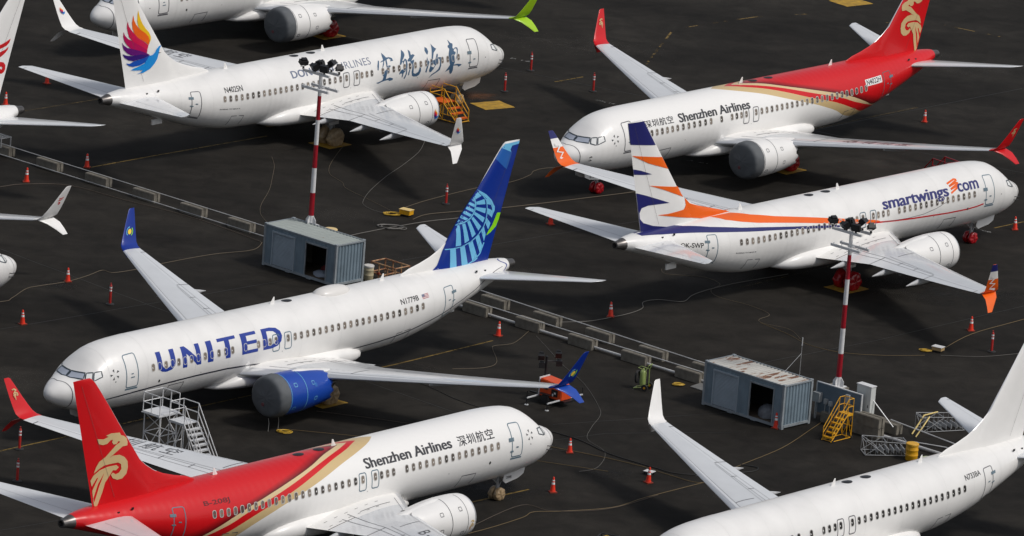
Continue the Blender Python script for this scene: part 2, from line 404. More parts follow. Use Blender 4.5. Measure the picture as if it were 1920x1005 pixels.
def stab(root,side,seams=True):
    bm=bmesh.new();cs=[0,.01,.04,.1,.2,.35,.5,.7,.85,1.0];rings=[]
    for y in (.25,.5,2,4,6,6.9,7.17):
        up=[SP(c,y,side=side) for c in cs];lo=[SP(c,y,upper=False,side=side) for c in cs[1:-1]];rings.append(up+lo[::-1])
    n=len(rings[0]);loft(bm,rings,fm=lambda i,k:1 if (k<2 or k>n-3) else 0)
    s=obj('stabiliser',bm,[wing_grey,bare],root,smooth=45)
    decal('elevator_seam',rib2([(.70,1.2+.4*k) for k in range(14)],.006)+[[(.7,6.8),(1,6.8),(1,6.83),(.7,6.83)]],lambda c,y:SP(c,y,.005,True,side),line,s,gu=.1,gv=1)
def fin(root,m,decals,side_list,lm=None):
    bm=bmesh.new();rings=[];zs=[4.6,5.0,5.2,5.35,5.5,5.58,5.66,5.75,5.82,5.89,5.95,6.03,6.11,6.2,6.3,6.4,6.5,6.63,6.76,6.9,7.03,7.16,7.3,7.45,7.6,7.85,8.15,8.5,8.8,9.1,9.5,10,10.5,11,11.3,11.6,11.8,12.0,12.2,12.3]
    cs=[0,.003,.01,.02,.035,.055,.08,.11,.15,.19,.23,.28,.33,.38,.43,.48,.54,.6,.7,.8,.9,1.0]
    for z in zs:
        le=interp(FLE,z);te=FTE(z) if z<12 else FTE(z)
        up=[];lo=[]
        for c in cs:
            x=lerp(le,te,c);h=fin_half(x,z) if 0<c<1 else .004
            if z>12.25:h*=.6
            up.append((x-SHORT,h,z));lo.append((x-SHORT,-h,z))
        rings.append(up+lo[1:-1][::-1])
    n=len(rings[0]);loft(bm,rings,fm=lambda i,k:1 if (zs[i]>6.3 and (k<2 or k>n-3)) else 0)
    f=obj('tail_fin',bm,[m,lm or bare],root,smooth=45)
    dd={}
    for k,pl in decals:dd.setdefault(k,[]).append(pl)
    for j,(k,pls) in enumerate(dd.items()):
        for s in side_list:
            pp=[[(min(x,FTE(z)-.005),z) for x,z in q] for q in pls]
            for grp in ([[q] for q in pp] if len(pp)<=3 else [pp]):decal('tail_emblem',grp,lambda x,z,s=s,j=j:NP(x,z,s,.019+.003*j),PM(k),f,gu=.11,gv=.13)
    for s in (1,-1):
        decal('rudder_seam',rib2([(lerp(FM(z),FTE(z),.68),z) for z in (5.6,6.5,8,10,11.4,12.0)],.014),lambda x,z,s=s:NP(x,z,s,.03),mat('soft seam',(.10,.08,.08)),f,gu=0,gv=.5)
    return f
def PM(k):
    if isinstance(k,str):
        if k=='yw':return white
        if k in ('sky',):return usky
        if k=='sky2':return usky2
        if k=='lime':return lime
        if k=='navy':return navy
        if k=='unavy':return unavy
        if k=='gold':return gold
        if k=='red':return red
        if k=='orangeC':return orange
        return paint('emblem '+k,FIN[k])
    return k
def nacelle(root,side,m,covered,cfg):
    y0,z0=4.83*side,1.93;X0=12.72
    bm=bmesh.new();n=48
    prof=[(.98,.35),(.99,.12),(1.03,.02),(1.08,0.0),(1.13,.05),(1.175,.2),(1.215,.6),(1.235,1.2),(1.235,1.8),(1.20,2.5),(1.13,3.2),(1.05,3.8),(.975,4.25)]
    # flattened underside, chevron edge
    rings=[]
    for r,h in prof:
        rings.append([(X0+h,y0+r*math.cos(a)*1.02,z0+r*math.sin(a)*(1 if math.sin(a)>0 else .96)) for a in [2*math.pi*k/n for k in range(n)]])
    r=.955;rings.append([(X0+4.33+(.16 if (k%4)<2 else -.02)*(1),y0+r*math.cos(2*math.pi*k/n),z0+r*math.sin(2*math.pi*k/n)) for k in range(n)])
    mats=[m,bare,dark]
    loft(bm,rings,cap=False,fm=lambda i,k:1 if i<5 else 0)
    # inner fan duct disk and core
    nc=obj('engine_cowl',bm,mats,root,smooth=45)
    bm=bmesh.new();lathe(bm,[(.98,.36),(.3,.4),(.02,.1)],n=32,axis='X',c=(X0,y0,z0));obj('fan',bm,dark,nc,smooth=40)
    bm=bmesh.new();lathe(bm,[(.93,4.1),(.62,4.3),(.60,4.5),(.52,4.9),(.30,5.0),(.25,5.3),(.05,5.7)],n=32,axis='X',c=(X0,y0,z0),cap=False);obj('exhaust_nozzle',bm,dgrey,nc,smooth=40)
    # pylon
    bm=bmesh.new();rr=[]
    for x,zt,zb,wd in ((14.3,3.12,2.9,.08),(15.2,3.2,2.4,.2),(16.4,3.02,2.3,.24),(17.5,2.85,2.15,.24),(18.8,2.6,2.2,.2),(20.2,2.4,2.15,.05)):
        rr.append([(x,y0+wd,zb),(x,y0+wd,zt-.08),(x,y0+wd*.5,zt),(x,y0-wd*.5,zt),(x,y0-wd,zt-.08),(x,y0-wd,zb)])
    loft(bm,rr);obj('pylon',bm,white,nc,smooth=40)
    # strake + seams + hatch outlines
    def cy(x,a,off=.008):
        h=x;rad=interp([(p[1],p[0]) for p in prof[3:]],h)+off
        return (X0+h,y0+rad*math.cos(a)*side*1.02,z0+rad*math.sin(a)*(1 if math.sin(a)>0 else .96))
    lm=cfg.get('cowl_seam',line);L=rib2([(2.05,R(-80+170*k/20)) for k in range(21)],.045)+rib2([(.8,R(-80+170*k/20)) for k in range(21)],.035)
    for x,a in ((1.0,-28),(1.15,38),(2.6,35),(2.7,-10)):L+=rib2(rrect(x,x+.22,R(a-5),R(a+5),.03),.032,True)
    decal('cowl_seams',L,cy,lm,nc,gu=0,gv=0,grid=False)
    if cfg.get('cowl_logo'):cfg['cowl_logo'](nc,cy)
    if covered:
        bm=bmesh.new();rings=[]
        for r,h in ((.02,-.13),(.3,-.14),(.6,-.12),(.85,-.08),(1.0,-.06),(1.09,-.025),(1.15,.04),(1.19,.12),(1.22,.24),(1.245,.42),(1.255,.6),(1.258,.70),(1.22,.72)):
            ring=[]
            for k in range(64):
                a_=2*math.pi*k/64;wr=.004*math.sin(a_*11+h*9)+(.02*math.sin(a_*2+r*4) if r<1 else 0)
                rr_=r+(.006*math.sin(a_*17+h*9) if r>1 else 0)
                ring.append((X0+h-wr*(1 if r<1.1 else 1.2),y0+rr_*math.cos(a_)*1.02,z0+rr_*math.sin(a_)*(1 if math.sin(a_)>0 else .97)))
            rings.append(ring)
        loft(bm,rings);cvo=obj('engine_cover',bm,cover,nc,smooth=60)
        bm=bmesh.new();lathe(bm,[(.10,-.17),(.11,-.15)],n=16,axis='X',c=(X0,y0-.12*side,z0-.42));obj('cover_tag',bm,mat('faded maroon tag',(.16,.05,.06),rough=.7),cvo)
        if cfg.get('cord'):
            bm=bmesh.new();
            for xx in (-.05,.75):tube(bm,[(X0+xx,y0+.3*side,z0-1.15),(X0+xx+.05,y0+.33*side,.5),(X0+xx,y0+.35*side,.02)],.015,5)
            obj('cover_cord',bm,mat('grey cord',(.3,.29,.27)),cvo)
    return nc
def wheel_bm(c,r,wd):
    bm=bmesh.new();lathe(bm,[(r*.5,-wd/2+.05),(r*.85,-wd/2),(r*.97,-wd*.36),(r,-wd*.15),(r,wd*.15),(r*.97,wd*.36),(r*.85,wd/2),(r*.5,wd/2-.05)],n=28,axis='Y',c=c);return bm
def wrapped_bm(c,r,wd,seed):
    rnd=random.Random(seed);bm=bmesh.new();ph=[rnd.uniform(0,6) for _ in range(4)];rings=[]
    for t,rr in ((-.62,.05),(-.62,.55),(-.56,.92),(-.4,1.06),(-.1,1.09),(.2,1.08),(.45,1.04),(.58,.9),(.62,.5),(.62,.05)):
        ring=[]
        for k in range(28):
            a=2*math.pi*k/28;q=rr*r*(1+.035*math.sin(5*a+ph[0]+t*5)+.025*math.sin(9*a+ph[1]-t*9))
            z=c[2]+q*math.sin(a);z=max(z,.012)
            xx=c[0]+q*math.cos(a)*(1.0 if math.sin(a)>0 else 1.08);ring.append((xx,c[1]+t*wd+.02*math.sin(7*a+ph[2]),z))
        rings.append(ring)
    loft(bm,rings);return bm
def gears(root,wrap,seed,nose_wrap=True,doornum=None):
    for s in (1,-1):
        bm=bmesh.new();x=19.7-0
        tube(bm,[(x,s*2.7,2.1),(x,s*2.86,1.3),(x,s*2.86,.56)],.11,10,radii=[.14,.12,.09]);tube(bm,[(x,s*2.4,.56),(x,s*3.32,.56)],.07,8);tube(bm,[(x,s*1.5,1.7),(x,s*2.86,1.2)],.05,8);tube(bm,[(x+.9,s*2.6,1.9),(x,s*2.86,1.0)],.045,6)
        tube(bm,[(x-.25,s*2.86,1.3),(x-.32,s*2.86,.95),(x-.08,s*2.86,.6)],.04,6)
        g=obj('main_gear',bm,strut,root,smooth=40)
        for j,yo in enumerate((2.44,3.28)):
            if wrap:obj('wheel_cover',wrapped_bm((x,s*yo,.56),.58,.46,seed+j+s),wrap,g,smooth=60)
            obj('wheel',wheel_bm((x,s*yo,.56),.56,.4),dark,g,smooth=40)
        bm=bmesh.new();box(bm,(x,s*3.05,1.75),(.9,.04,.75),0);obj('gear_door',bm,white,g)
    bm=bmesh.new();x=4.13
    tube(bm,[(x-.1,0,1.7),(x,0,.9),(x,0,.34)],.08,10);tube(bm,[(x,-.28,.34),(x,.28,.34)],.05,8);tube(bm,[(x+.9,0,1.6),(x,0,.9)],.04,6);tube(bm,[(x-.12,0,1.2),(x-.3,0,.95),(x-.08,0,.6)],.03,6)
    box(bm,(x-.12,0,1.15),(.06,.22,.14));g=obj('nose_gear',bm,strut,root,smooth=40);g.location.x=warp(4.13)-4.13
    for s in (1,-1):
        if wrap and nose_wrap:obj('wheel_cover',wrapped_bm((x,s*.2,.34),.35,.24,seed+9+s),wrap,g,smooth=60)
        obj('wheel',wheel_bm((x,s*.2,.34),.34,.2),dark,g,smooth=40)
    for s in (1,-1):
        bm=bmesh.new();pr=[(2.35,1.75),(4.05,1.62),(4.15,1.15),(3.9,.98),(2.9,1.12),(2.45,1.32)]
        a=[bm.verts.new((p[0],s*.36,p[1])) for p in pr];b=[bm.verts.new((p[0],s*.40,p[1])) for p in pr]
        bm.faces.new(a);bm.faces.new(b[::-1])
        for i in range(6):bm.faces.new((a[i],b[i],b[(i+1)%6],a[(i+1)%6]))
        gd=obj('gear_door',bm,white,g)
        if doornum:
            mp=lambda u,v,s=s:(3.9-u if s>0 else 2.9+u,s*.41,1.2+v)
            decal('door_number',[fit(doornum,0,.42,0,.17,.01)],mp,txtgrey,gd,grid=False)
def doors(root,cfg):
    lm=cfg.get('door',line);L=(lm,)
    for s in (1,-1):
        for x0,x1,t0,t1 in ((4.45,5.33,-12.5,45),(30.95,31.75,-32,33)):
            pts=rrect(x0,x1,t0*D2,t1*D2,.14,4)
            d=decal('door',rib2(pts,.062,True)+rib2([(x0-.03,t0*D2-.10),(x1+.03,t0*D2-.10)],.09),lambda x,v,s=s:FP(x,v,s,.006),lm,root,gu=0,gv=.12)
            h=[]
            xm=(x0+x1)/2
            h+=[[(xm-.1,.05),(xm+.1,.05),(xm+.1,.13),(xm-.1,.13)],[(x1-.16,.45),(x1+.26,.45),(x1+.26,.66),(x1-.16,.66)],[(x1-.12,-.15),(x1+.16,-.15),(x1+.16,-.06),(x1-.12,-.06)]] if (s>0 or x0>20) else [[(xm-.08,.3),(xm+.08,.3),(xm+.08,.36),(xm-.08,.36)],[(xm-.12,.1),(xm+.16,.1),(xm+.16,.16),(xm-.12,.16)]]
            for hh in h:decal('door_handle',[hh],lambda x,v,s=s:FP(x,v,s,.02),cfg.get('handle',mat('slate fitting',(.13,.19,.23))),d,gu=0,gv=.12)
        for xc in (16.46,17.45):
            decal('emergency_exit',rib2(rrect(xc-.27,xc+.27,-6.3*D2,22*D2,.11,4),.055,True),lambda x,v,s=s:FP(x,v,s,.010),lm,root,gu=0,gv=.12)
    # cargo doors on the starboard belly, lines
    for s in (1,-1):
        for x0,x1 in ((8.02,9.2),(26.9,28.05)):
            decal('cargo_door',rib2([(x0,-50*D2),(x0,-26*D2),(x1,-25*D2),(x1,-50*D2)],.055),lambda x,v,s=s:FP(x,v,s,.006),line,root,gu=0,gv=.12)
        decal('static_port',[rrect(7.0,7.14,-.52,-.36,.06),rrect(3.62,3.70,.1,.16,.02),rrect(10.4,10.45,-.5,-.45,.02),rrect(17.0,17.04,-.32,-.28,.015)],lambda x,v,s=s:FP(x,v,s,.006),black,root,gu=0,gv=.1)
        # pitot probes near the nose
        bm=bmesh.new()
        for v in (-.15,-.5):
            y,z=fus(1.75,v/1.9);tube(bm,[(1.75,s*y,z),(1.7,s*(y+.12),z),(1.45,s*(y+.13),z)],.025,6)
        obj('pitot_probe',bm,black,root)
def windows(root,cfg):
    port=[6.51+.51*k for k in range(7)]+[10.12+.555*k for k in range(6)]+[13.96,15.01,15.49,15.97,16.46,17.45]
    star=[6.51+.531*k for k in range(15)]+[15.01,15.49,15.97,16.46,17.45]
    aft=[18.03+.5175*k for k in range(22)]
    if SHORT:aft=[x for x in [18.03+.5175*k for k in range(22)]]
    last=28.95-SHORT
    proto=None
    pm=paned if cfg.get('dark_panes') else pane
    def one(x,s):
        bm=bmesh.new();out=[];
        fr=rrect(-.145,.145,-.235,.235,.12,4);pn=rrect(-.112,.112,-.20,.20,.10,4)
        rings=[[FPx(x+a,11.5*D2+b,s,.004) for a,b in fr],[FPx(x+a,11.5*D2+b,s,.012) for a,b in fr],[FPx(x+a,11.5*D2+b,s,.013) for a,b in pn],[FPx(x+a,11.5*D2+b,s,.007) for a,b in pn]]
        V=loft(bm,rings,cap=False,fm=lambda i,k:0 if i<3 else 1)
        f=bm.faces.new(V[-1]);f.material_index=1
        return obj('window',bm,[wframe,pm],root,smooth=30)
    def FPx(x,v,s,off):
        y,z=fus(x,v/1.9,off);return (x,s*y,z)
    for s in (1,-1):
        base=None
        for x in (star if s>0 else port)+[a for a in aft]:
            if SHORT and x>last+.1:continue
            if 7<x<23.5 and base is not None:
                o=base.copy();col.objects.link(o);o.location=((warp(x) if x<13 else x)-bx,0,0)
            else:
                if SHORT and x>24:
                    # cabin is shorter: borrow the section from further aft
                    o=one(x+SHORT,s);o.location=(-SHORT,0,0)
                else:o=one(x,s)
                if 7<x<23.5:base=o;bx=x
                if SHORT and x<13:o.location=(warp(x)-x,0,0)
def cockpit(root):
    W=[[(1.855,89.3),(1.883,80.8),(1.928,73.9),(1.988,66.7),(2.062,59.3),(1.995,56.8),(1.929,54.0),(1.864,50.8),(1.803,47.5),(1.705,55.8),(1.622,64.0),(1.547,71.9),(1.476,79.4),(1.485,84),(1.49,89.3),(1.6,89.3),(1.7,89.3)],
 [(2.11,56.2),(2.17,53.4),(2.235,50.4),(2.306,47.5),(2.372,44.9),(2.309,40.4),(2.244,35.8),(2.186,30.9),(2.146,26.4),(2.056,29.7),(1.982,33.9),(1.916,38.3),(1.866,42.9),(1.915,47.0),(1.978,50.8),(2.043,54.2)],
 [(2.44,42.6),(2.529,40.6),(2.621,38.6),(2.719,36.7),(2.824,35.0),(2.812,32.1),(2.803,29.3),(2.797,26.4),(2.796,23.4),(2.643,23.7),(2.498,24.0),(2.357,24.4),(2.231,24.8),(2.264,29.9),(2.316,34.6),(2.376,39.1)]]
    for s in (1,-1):
        for i,p in enumerate(W):
            q=[(a,b*D2) for a,b in p];o=decal('cockpit_window',[q],lambda x,v,s=s:FP(x,v,s,.010),glassA if i<1 else glassB,root,gu=.15,gv=.12)
            decal('window_frame',rib2(q,.075,True),lambda x,v,s=s:FP(x,v,s,.016),mat('dark slate frame',(.03,.045,.06),rough=.4),o,gu=.15,gv=.12)
    decal('radome_seam',rib2([(interp([(-90,1.15),(-12,1.06),(35,1.03),(60,.97),(84,.83),(90,.8)],-85+175*k/30),(-85+175*k/30)*D2) for k in range(31)],.045),lambda x,v:FP(x,v,1,.006),line,root,gu=0,gv=0,grid=False)
    decal('radome_seam',rib2([(interp([(-90,1.15),(-12,1.06),(35,1.03),(60,.97),(84,.83),(90,.8)],-85+175*k/30),(-85+175*k/30)*D2) for k in range(31)],.045),lambda x,v:FP(x,v,-1,.006),line,root,gu=0,gv=0,grid=False)
def fairing(root):
    bm=bmesh.new();rr=[]
    for x,hw,zc,hh in ((12.0,.3,1.52,.06),(12.7,1.1,1.55,.22),(13.5,1.6,1.70,.45),(14.5,1.82,1.84,.68),(16,1.95,1.92,.80),(19,1.99,1.92,.84),(21,1.98,1.92,.82),(22.0,1.95,1.92,.78),(22.9,1.88,1.9,.70),(23.6,1.72,1.85,.56),(24.1,1.5,1.8,.40),(24.5,1.15,1.75,.25),(24.75,.7,1.68,.12),(24.85,.2,1.62,.04)):
        r=[]
        for k in range(40):
            a=2*math.pi*k/40;c,s=math.cos(a),math.sin(a);r.append((x,hw*math.copysign(abs(c)**.75,c),zc+hh*math.copysign(abs(s)**.8,s)))
        rr.append(r)
    loft(bm,rr);obj('belly_fairing',bm,white,root,smooth=60)
def fittings(root,cfg):
    if cfg['body'] is skin:
        sm=mat('faint skin seam',(.66,.66,.645),rough=.5)
        for s in (1,-1):
            L=[]
            for x in (3.3,6.1,9.9,12.6,15.0,18.6,21.9,24.6,27.4,29.9,32.6,34.6):L+=rib2([(x,(-60+150*k/20)*D2) for k in range(21)],.014)
            decal('skin_seam',L,lambda x,v,s=s:FP(x,v,s,.004),sm,root,gu=.5,gv=.15)
    for x in (8.5,17.9,27.1):
        if x<10:continue
        bm=bmesh.new();rr=[]
        for z,a,b,t in ((5.38,-.2,.2,.025),(5.6,-.05,.19,.02),(5.8,.08,.18,.01)):rr.append([(warp(x)+a,0,z),(warp(x)+(a+b)/2,t,z),(warp(x)+b,0,z),(warp(x)+(a+b)/2,-t,z)])
        loft(bm,rr);obj('antenna',bm,white,root)
    for x in ((19.1,20.7) if not cfg.get('dome') else (19.1,)):
        bm=bmesh.new();lathe(bm,[(.01,.06),(.12,.05),(.26,.0)],n=16,axis='Z',c=(x,0,0),cap=False)
        for v in bm.verts:v.co.x=x+(v.co.x-x)*1.4;v.co.z=fus(x,math.acos(min(1,abs(v.co.y)/1.9)),.012)[1]+v.co.z*.5
        obj('roof_fitting',bm,black,root)
    if cfg.get('dome'):
        bm=bmesh.new();rr=[]
        for t in [k/10 for k in range(11)]:
            u=2*t-1;q=math.sqrt(max(0,1-abs(u)**2.4));rr.append([(21.4+2.9*t,.62*q*math.cos(a)+.001,5.32+.42*q*max(0,math.sin(a))) for a in [math.pi*k/12 for k in range(13)]])
        loft(bm,rr,cap=False);obj('antenna_dome',bm,paint('off-white dome paint',(.74,.72,.69)),root,smooth=60)
    bm=bmesh.new();box(bm,(33.2-SHORT,0,2.72),(.9,.1,.35));obj('tail_skid',bm,white,root)
    bm=bmesh.new()
    for s in (1,-1):
        for x,z in ((35.2,5.02),(34.3,5.13),(36.0,4.95)):box(bm,(x-SHORT,s*(fW(x)*.80),z-.05),(.14,.05,.12))
    obj('stabiliser_fitting',bm,black,root)
def airliner(name,label,X,Y,h,roll,cfg):
    global SHORT
    SHORT=cfg.get('short',0.)
    root=thing('airliner',label,'airliner',(X,Y,0),R(h)+math.pi,'parked jet airliners',rx=R(roll))
    fuselage(root,cfg['body']);fairing(root)
    for s in (1,-1):
        c=dict(cfg);c['walk']=True;wo_=wing(root,s,c)
        if cfg.get('wing_text'):cfg['wing_text'](wo_,s)
        stab(root,s)
        nacelle(root,s,cfg.get('cowl',white),cfg.get('covered',False),cfg)
    fin(root,cfg['fin'],cfg.get('fin_decals',[]),(1,-1),cfg.get('fin_le'))
    gears(root,cfg.get('wrap'),cfg.get('seed',1),True,cfg.get('doornum'))
    doors(root,cfg);windows(root,cfg);cockpit(root);fittings(root,cfg)
    if cfg.get('extra'):cfg['extra'](root)
    SHORT=0.
    return root
def ftext(root,s,text,xa,xb,v0,v1,m,bold=0,shear=0,space=1.0,off=.008,name='lettering',slope=0):
    """text reading from x=xa to x=xb on the given side"""
    b=min(bold,.012);hw=abs(xb-xa)/max(1,len(text))
    sh=[0] if bold<=.02 else [-(bold-.012)*1.3*(v1-v0),(bold-.012)*1.3*(v1-v0)]
    for i,d in enumerate(sh):decal(name,[fit(text,xa+d,xb+d,v0,v1,b,shear,space,slope)],lambda x,v,i=i:FP(x,v,s,off+.002*i),m,root,gu=.6,gv=.12)
# tail emblems traced as outlines in side view (x aft, z up), metres
FIN_A= [('yellow',[(35.8,10.35),(35.68,10.01),(35.53,9.71),(35.31,9.37),(35.02,9.06),(34.7,8.78),(34.53,8.52),(34.49,8.31),(34.65,8.0),(34.62,8.29),(34.74,8.52),(35.06,8.79),(35.52,9.06),(35.74,9.33),(35.85,9.68),(35.86,10.03)]),('orange',[(36.24,10.09),(36.13,9.75),(35.92,9.42),(35.57,9.08),(35.06,8.79),(34.74,8.52),(34.64,8.29),(34.69,7.95),(34.96,8.16),(35.36,8.38),(35.69,8.55),(36.0,8.84),(36.21,9.21),(36.29,9.6)]),('crimson',[(36.66,9.7),(36.54,9.39),(36.27,9.08),(36.0,8.84),(35.69,8.55),(35.16,8.25),(34.71,7.94),(34.79,7.62),(35.22,7.88),(36.15,8.39),(36.45,8.69),(36.57,8.98),(36.69,9.29),(36.71,9.55)]),('berry',[(36.94,9.06),(36.79,8.8),(36.53,8.57),(36.15,8.39),(35.22,7.88),(34.77,7.62),(34.81,7.42),(35.4,7.66),(36.21,7.9),(36.55,8.15),(36.81,8.46),(36.93,8.75)]),('purple',[(36.99,8.37),(36.79,8.15),(36.48,7.97),(36.21,7.9),(35.4,7.66),(34.82,7.45),(34.54,7.3),(35.08,7.33),(36.09,7.43),(36.5,7.63),(36.81,7.91)]),('indigo',[(36.86,7.61),(36.54,7.48),(36.09,7.4),(35.37,7.42),(34.54,7.3),(35.06,7.14),(35.92,7.05),(36.31,7.14),(36.67,7.34)]),('blue',[(36.53,6.97),(36.2,6.9),(35.9,7.02),(35.06,7.14),(34.54,7.29),(34.75,6.92),(35.31,6.72),(35.89,6.67),(36.23,6.76)]),('cyan',[(33.42,7.76),(33.62,7.61),(33.72,7.35),(33.84,6.98),(34.05,6.7),(34.41,6.4),(34.98,6.19),(35.55,6.17),(35.22,6.23),(35.04,6.37),(35.67,6.41),(36.06,6.47),(35.78,6.57),(35.4,6.65),(34.93,6.81),(34.59,7.25),(34.3,7.27),(34.07,7.42),(33.9,7.64),(33.66,7.77)]),('beak',[(33.75,7.38),(33.44,7.31),(33.72,7.32)])]
FIN_E= [('gold',[(36.41,8.96),(35.96,8.88),(35.59,8.96),(35.8,9.05),(35.43,9.12),(34.77,9.05),(34.68,8.89),(34.4,8.8),(34.18,8.64),(34.12,8.41),(34.15,8.26),(34.53,8.27),(34.87,8.11),(35.26,7.9),(35.49,7.79),(35.2,7.89),(34.73,7.86),(34.36,7.68),(34.12,7.43),(34.07,7.08),(34.16,6.75),(34.44,6.54),(34.79,6.52),(35.1,6.65),(35.26,6.87),(35.12,6.96),(34.93,6.84),(34.7,6.89),(34.54,7.07),(34.59,7.34),(34.81,7.46),(35.28,7.46),(35.75,7.44),(36.04,7.33),(36.43,7.1),(36.31,7.42),(36.13,7.69),(35.73,7.89),(35.35,8.19),(35.02,8.44),(34.73,8.54),(34.85,8.62),(35.0,8.48),(35.22,8.49),(35.33,8.62),(35.28,8.76),(35.45,8.75),(35.68,8.59),(35.97,8.57),(36.27,8.67)]),('gold',[(36.61,6.73),(36.44,6.99),(36.03,7.23),(35.51,7.34),(34.92,7.34),(34.73,7.19),(34.92,7.05),(35.13,7.09),(35.37,6.79),(35.61,6.49),(35.74,6.0),(36.08,5.09),(36.23,5.38),(36.33,5.76),(36.43,6.2),(36.51,6.47)]),('red',[(35.72,7.04),(36.08,6.48),(36.31,5.74),(36.22,5.5),(35.99,6.34)]),('red',[(36.1,6.85),(36.21,6.81),(36.49,6.39),(36.42,6.18)])]
FIN_D= [('unavy',[(31.15,5.29),(31.69,5.66),(32.16,6.45),(32.65,7.15),(33.41,8.17),(34.87,9.76),(36.75,12.03),(37.01,12.22),(38.38,12.12),(38.31,11.89),(36.73,5.06),(35.5,5.13),(33.74,5.13),(32.24,5.21)]),('sky2',[(36.73,12.0),(37.01,12.22),(38.3,12.22),(38.29,12.05),(37.61,12.03),(37.47,11.81),(37.66,11.62),(37.48,11.14),(37.28,10.64),(36.74,11.02),(36.25,11.41)]),('sky',[(36.73,12.0),(37.01,12.22),(38.3,12.22),(38.29,12.05),(37.61,12.03),(37.47,11.81),(37.57,11.66),(37.28,11.77)]),('lime',[(36.77,8.09),(37.3,8.04),(37.11,7.63),(36.78,7.25),(36.3,6.97),(35.88,6.84),(36.04,7.09),(36.38,7.39)]),('sky',[(34.84,9.76),(35.53,9.4),(36.08,8.98),(36.46,8.51),(36.49,8.29),(36.37,8.09),(36.21,7.85),(36.29,8.27),(36.09,8.65),(35.7,9.05),(35.22,9.42)]),('sky',[(34.51,9.3),(34.39,9.18),(34.58,9.07),(34.56,9.16),(34.54,9.26)]),('sky',[(34.29,9.07),(34.17,8.95),(34.59,8.74),(34.62,8.83),(34.61,8.92)]),('sky',[(34.08,8.84),(33.97,8.71),(34.5,8.44),(34.53,8.52),(34.55,8.61)]),('sky',[(33.87,8.6),(33.75,8.48),(34.24,8.21),(34.32,8.27),(34.39,8.34)]),('sky',[(33.64,8.38),(33.53,8.24),(33.9,8.05),(34.01,8.09),(34.11,8.12)]),('sky',[(33.44,8.13),(33.34,8.0),(33.5,7.94),(33.62,7.96),(33.74,7.99)]),('sky',[(34.63,9.37),(34.68,9.2),(35.13,9.36),(34.97,9.51),(34.81,9.65)]),('sky',[(34.72,9.05),(34.75,8.88),(35.52,8.8),(35.48,8.97),(35.4,9.13)]),('sky',[(34.73,8.74),(34.7,8.58),(35.58,8.23),(35.59,8.38),(35.6,8.54)]),('sky',[(34.66,8.45),(34.56,8.32),(35.44,7.7),(35.51,7.83),(35.57,7.97)]),('sky',[(34.48,8.2),(34.36,8.08),(35.06,7.27),(35.18,7.38),(35.3,7.49)]),('sky',[(34.21,8.02),(34.02,7.94),(34.53,6.93),(34.69,7.01),(34.84,7.1)]),('sky',[(33.86,7.88),(33.64,7.84),(33.89,6.69),(34.08,6.74),(34.27,6.8)]),('sky',[(33.46,7.81),(33.24,7.77),(33.13,6.6),(33.36,6.6),(33.58,6.6)]),('sky',[(34.94,9.61),(35.29,9.33),(35.5,9.33),(35.25,9.5),(35.0,9.67)]),('sky',[(35.56,9.11),(35.67,8.79),(36.24,8.62),(36.06,8.83),(35.89,9.04)]),('sky',[(35.75,8.53),(35.75,8.22),(36.28,7.87),(36.32,8.07),(36.32,8.28)]),('sky',[(35.75,7.96),(35.65,7.68),(36.01,7.19),(36.12,7.36),(36.19,7.55)]),('sky',[(35.56,7.45),(35.34,7.23),(35.72,6.51),(35.77,6.71),(35.83,6.9)]),('sky',[(35.14,7.05),(34.84,6.88),(35.42,5.84),(35.53,6.02),(35.63,6.19)]),('sky',[(34.58,6.75),(34.21,6.64),(34.79,5.39),(35.05,5.45),(35.25,5.55)]),('sky',[(33.89,6.57),(33.5,6.5),(33.8,5.23),(34.09,5.25),(34.35,5.3)]),('sky',[(33.14,6.5),(32.7,6.49),(32.72,5.26),(33.01,5.25),(33.31,5.25)]),('sky',[(34.54,9.32),(34.58,9.17),(34.61,9.03),(34.64,8.89),(34.62,8.77),(34.59,8.63),(34.56,8.51),(34.48,8.4),(34.38,8.3),(34.29,8.19),(34.17,8.12),(34.02,8.06),(33.86,8.0),(33.7,7.95),(33.52,7.92),(33.35,7.89),(33.17,7.85),(33.21,7.79),(33.39,7.83),(33.57,7.86),(33.75,7.89),(33.92,7.94),(34.08,8.0),(34.23,8.06),(34.37,8.15),(34.46,8.25),(34.56,8.36),(34.65,8.47),(34.68,8.61),(34.7,8.74),(34.73,8.88),(34.7,9.02),(34.67,9.17),(34.63,9.31)]),('sky',[(34.92,9.59),(35.27,9.31),(35.55,9.03),(35.66,8.71),(35.71,8.39),(35.71,8.08),(35.65,7.78),(35.54,7.5),(35.32,7.27),(35.09,7.05),(34.77,6.88),(34.44,6.72),(34.05,6.63),(33.66,6.54),(33.23,6.52),(32.78,6.52),(32.34,6.52),(32.36,6.46),(32.8,6.47),(33.25,6.47),(33.69,6.49),(34.09,6.58),(34.49,6.67),(34.82,6.83),(35.15,7.0),(35.39,7.23),(35.61,7.47),(35.72,7.76),(35.79,8.06),(35.79,8.38),(35.73,8.71),(35.62,9.04),(35.32,9.34),(34.97,9.62)]),('sky',[(35.68,6.46),(35.62,6.34),(35.57,6.22),(35.51,6.1),(35.45,5.98),(35.4,5.86),(35.29,5.77),(35.15,5.7),(35.01,5.63),(34.87,5.56),(34.74,5.49),(34.58,5.44),(34.41,5.4),(34.23,5.36),(34.06,5.33),(33.88,5.29),(33.71,5.26),(33.76,5.19),(33.93,5.22),(34.11,5.26),(34.28,5.29),(34.46,5.33),(34.64,5.37),(34.81,5.42),(34.95,5.49),(35.09,5.57),(35.23,5.64),(35.37,5.72),(35.49,5.81),(35.55,5.94),(35.61,6.06),(35.67,6.18),(35.72,6.3),(35.78,6.42)])]
